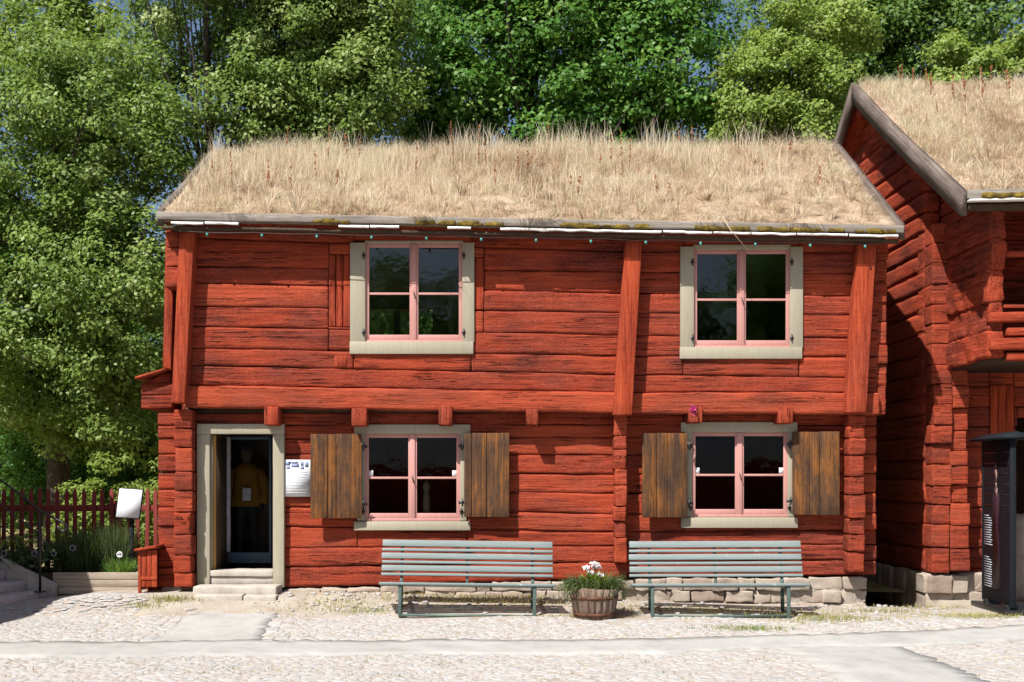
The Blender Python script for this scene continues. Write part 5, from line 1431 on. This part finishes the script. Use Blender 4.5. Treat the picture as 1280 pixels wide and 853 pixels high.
# ---------------------------------------------------------------- weeds and dry grass on the yard
def weeds():
    Ps = []; T = []; Ln = []
    def patch(px, py, sx, sy, n, t, ln):
        x, y = G(px, py); X = x + rng.normal(0, sx, n); Y = y + rng.normal(0, sy, n)
        Ps.append(np.stack([X, Y, ground_z(X, Y)], 1)); T.append(np.clip(rng.normal(t, .2, n), 0, 1)); Ln.append(ln * rng.uniform(.5, 1.3, n))
    for px, py, sx, sy, n, t, ln in ((935, 787, .28, .08, 500, .85, .05), (1040, 775, .35, .10, 650, .6, .055), (1000, 770, .3, .1, 300, .5, .05), (1235, 772, .3, .06, 500, .5, .05), (1190, 770, .3, .08, 220, .6, .04),
                                     (215, 750, .2, .05, 420, .45, .06), (180, 752, .15, .05, 200, .6, .05), (420, 752, .3, .10, 420, .35, .05), (455, 762, .2, .07, 260, .7, .045), (600, 752, .8, .08, 1100, .12, .06), (640, 748, .5, .05, 600, .1, .06), (740, 772, .28, .04, 420, .2, .04),
                                     (900, 765, .7, .10, 700, .3, .05), (800, 762, .5, .1, 300, .3, .05), (535, 745, .5, .08, 300, .2, .05), (1100, 765, .25, .06, 260, .6, .06), (1090, 752, .12, .05, 60, .9, .16), (1130, 752, .1, .06, 40, .9, .14), (380, 765, .3, .1, 120, .5, .04), (1160, 760, .3, .1, 160, .5, .05)):
        patch(px, py, sx, sy, n, t, ln)
    for _ in range(90):
        patch(random.uniform(0, 1280), random.choice([random.uniform(770, 800), random.uniform(825, 853)]), .06, .04, random.randint(6, 20), random.uniform(.4, .9), .028)
    P = np.concatenate(Ps); keep = ~(inside(P[:, 0], P[:, 1], polys[0]) | inside(P[:, 0], P[:, 1], polys[1]) | inside(P[:, 0], P[:, 1], polys[2]))
    keep &= P[:, 1] < .1 * (P[:, 0] < 5) + 1.2 * (P[:, 0] >= 4.7)
    T = np.concatenate(T)[keep]; Ln = np.concatenate(Ln)[keep]; P = P[keep]; n = len(P)
    V, Fc, tt = blades(P, Ln, .006 * rng.uniform(.7, 1.4, n), np.abs(rng.normal(0, .6, n)), rng.uniform(0, 6.28, n), T, .7)
    tag(mesh_np('grass_weeds', V, Fc, M['drygrass'], None, tt), 'short dry weeds growing between the cobbles and along the wall', 'grass', kind='stuff')
    # loose pebbles along the wall foot
    mb = MB()
    for _ in range(420):
        x = random.uniform(-3.0, 5.6); y = random.uniform(-.95, .08); r = random.uniform(.008, .03)
        z = gz(x, y); mb.rbox((x - r, y - r, z - r * .4), (x + r * random.uniform(.8, 1.6), y + r, z + r * .8), (2, 2, 2), r * .8, r * .2, 20, None, random.random())
    tag(mb.build('gravel', M['cobble'], None, tint=True, smooth=True), 'loose pebbles scattered on the earth along the wall foot', 'gravel', kind='stuff')
    # thin grass and litter on the lawn behind the fence
    n = 9000; X = rng.uniform(-13, -3.9, n); Y = rng.uniform(2., 11, n)
    V, Fc, tt = blades(np.stack([X, Y, ground_z(X, Y) + .02], 1), rng.uniform(.05, .14, n), .01 * np.ones(n), np.abs(rng.normal(0, .5, n)), rng.uniform(0, 6.28, n), np.clip(rng.normal(.6, .25, n), 0, 1), .6)
    tag(mesh_np('lawn_grass', V, Fc, M['drygrass'], None, tt), 'thin dry grass on the ground behind the picket fence', 'grass', kind='stuff')
weeds()

# ---------------------------------------------------------------- light, sky, camera
sd = Vector((.47, .60, -1.)).normalized()
el = math.asin(-sd.z); az = math.atan2(-sd.x, -sd.y)
w = bpy.data.worlds.new('World'); SC.world = w; w.use_nodes = True
nt_ = w.node_tree; bgn = nt_.nodes['Background']; sky = nt_.nodes.new('ShaderNodeTexSky')
sky.sky_type = 'NISHITA'; sky.dust_density = 2.0; sky.ozone_density = 2.5; sky.sun_disc = False; sky.sun_elevation = el; sky.sun_rotation = az % (2 * math.pi)
nt_.links.new(sky.outputs[0], bgn.inputs[0]); bgn.inputs[1].default_value = .066
ld = bpy.data.lights.new('sun', 'SUN'); ld.energy = 5.0; ld.angle = R(.53); ld.color = (1, .965, .915)
lo_ = bpy.data.objects.new('sun', ld); COL.objects.link(lo_); lo_.rotation_euler = sd.to_track_quat('-Z', 'Y').to_euler(); lo_.location = (-20, -25, 40)

cam = bpy.data.cameras.new('camera'); co = bpy.data.objects.new('camera', cam); COL.objects.link(co); SC.camera = co
co.location = (0, -15, EYE); co.rotation_euler = (math.pi / 2, 0, 0)
cam.sensor_width = 36; cam.lens = F * 36 / 1280; cam.shift_x = 20 / 1280; cam.shift_y = 173.5 / 1280; cam.clip_end = 2000
vs_ = SC.view_settings; vs_.view_transform = 'Standard'; vs_.look = 'None'; vs_.exposure = .8; vs_.gamma = 1
SC.cycles.max_bounces = 8; SC.cycles.diffuse_bounces = 3; SC.cycles.transparent_max_bounces = 12
SC.cycles.use_denoising = True
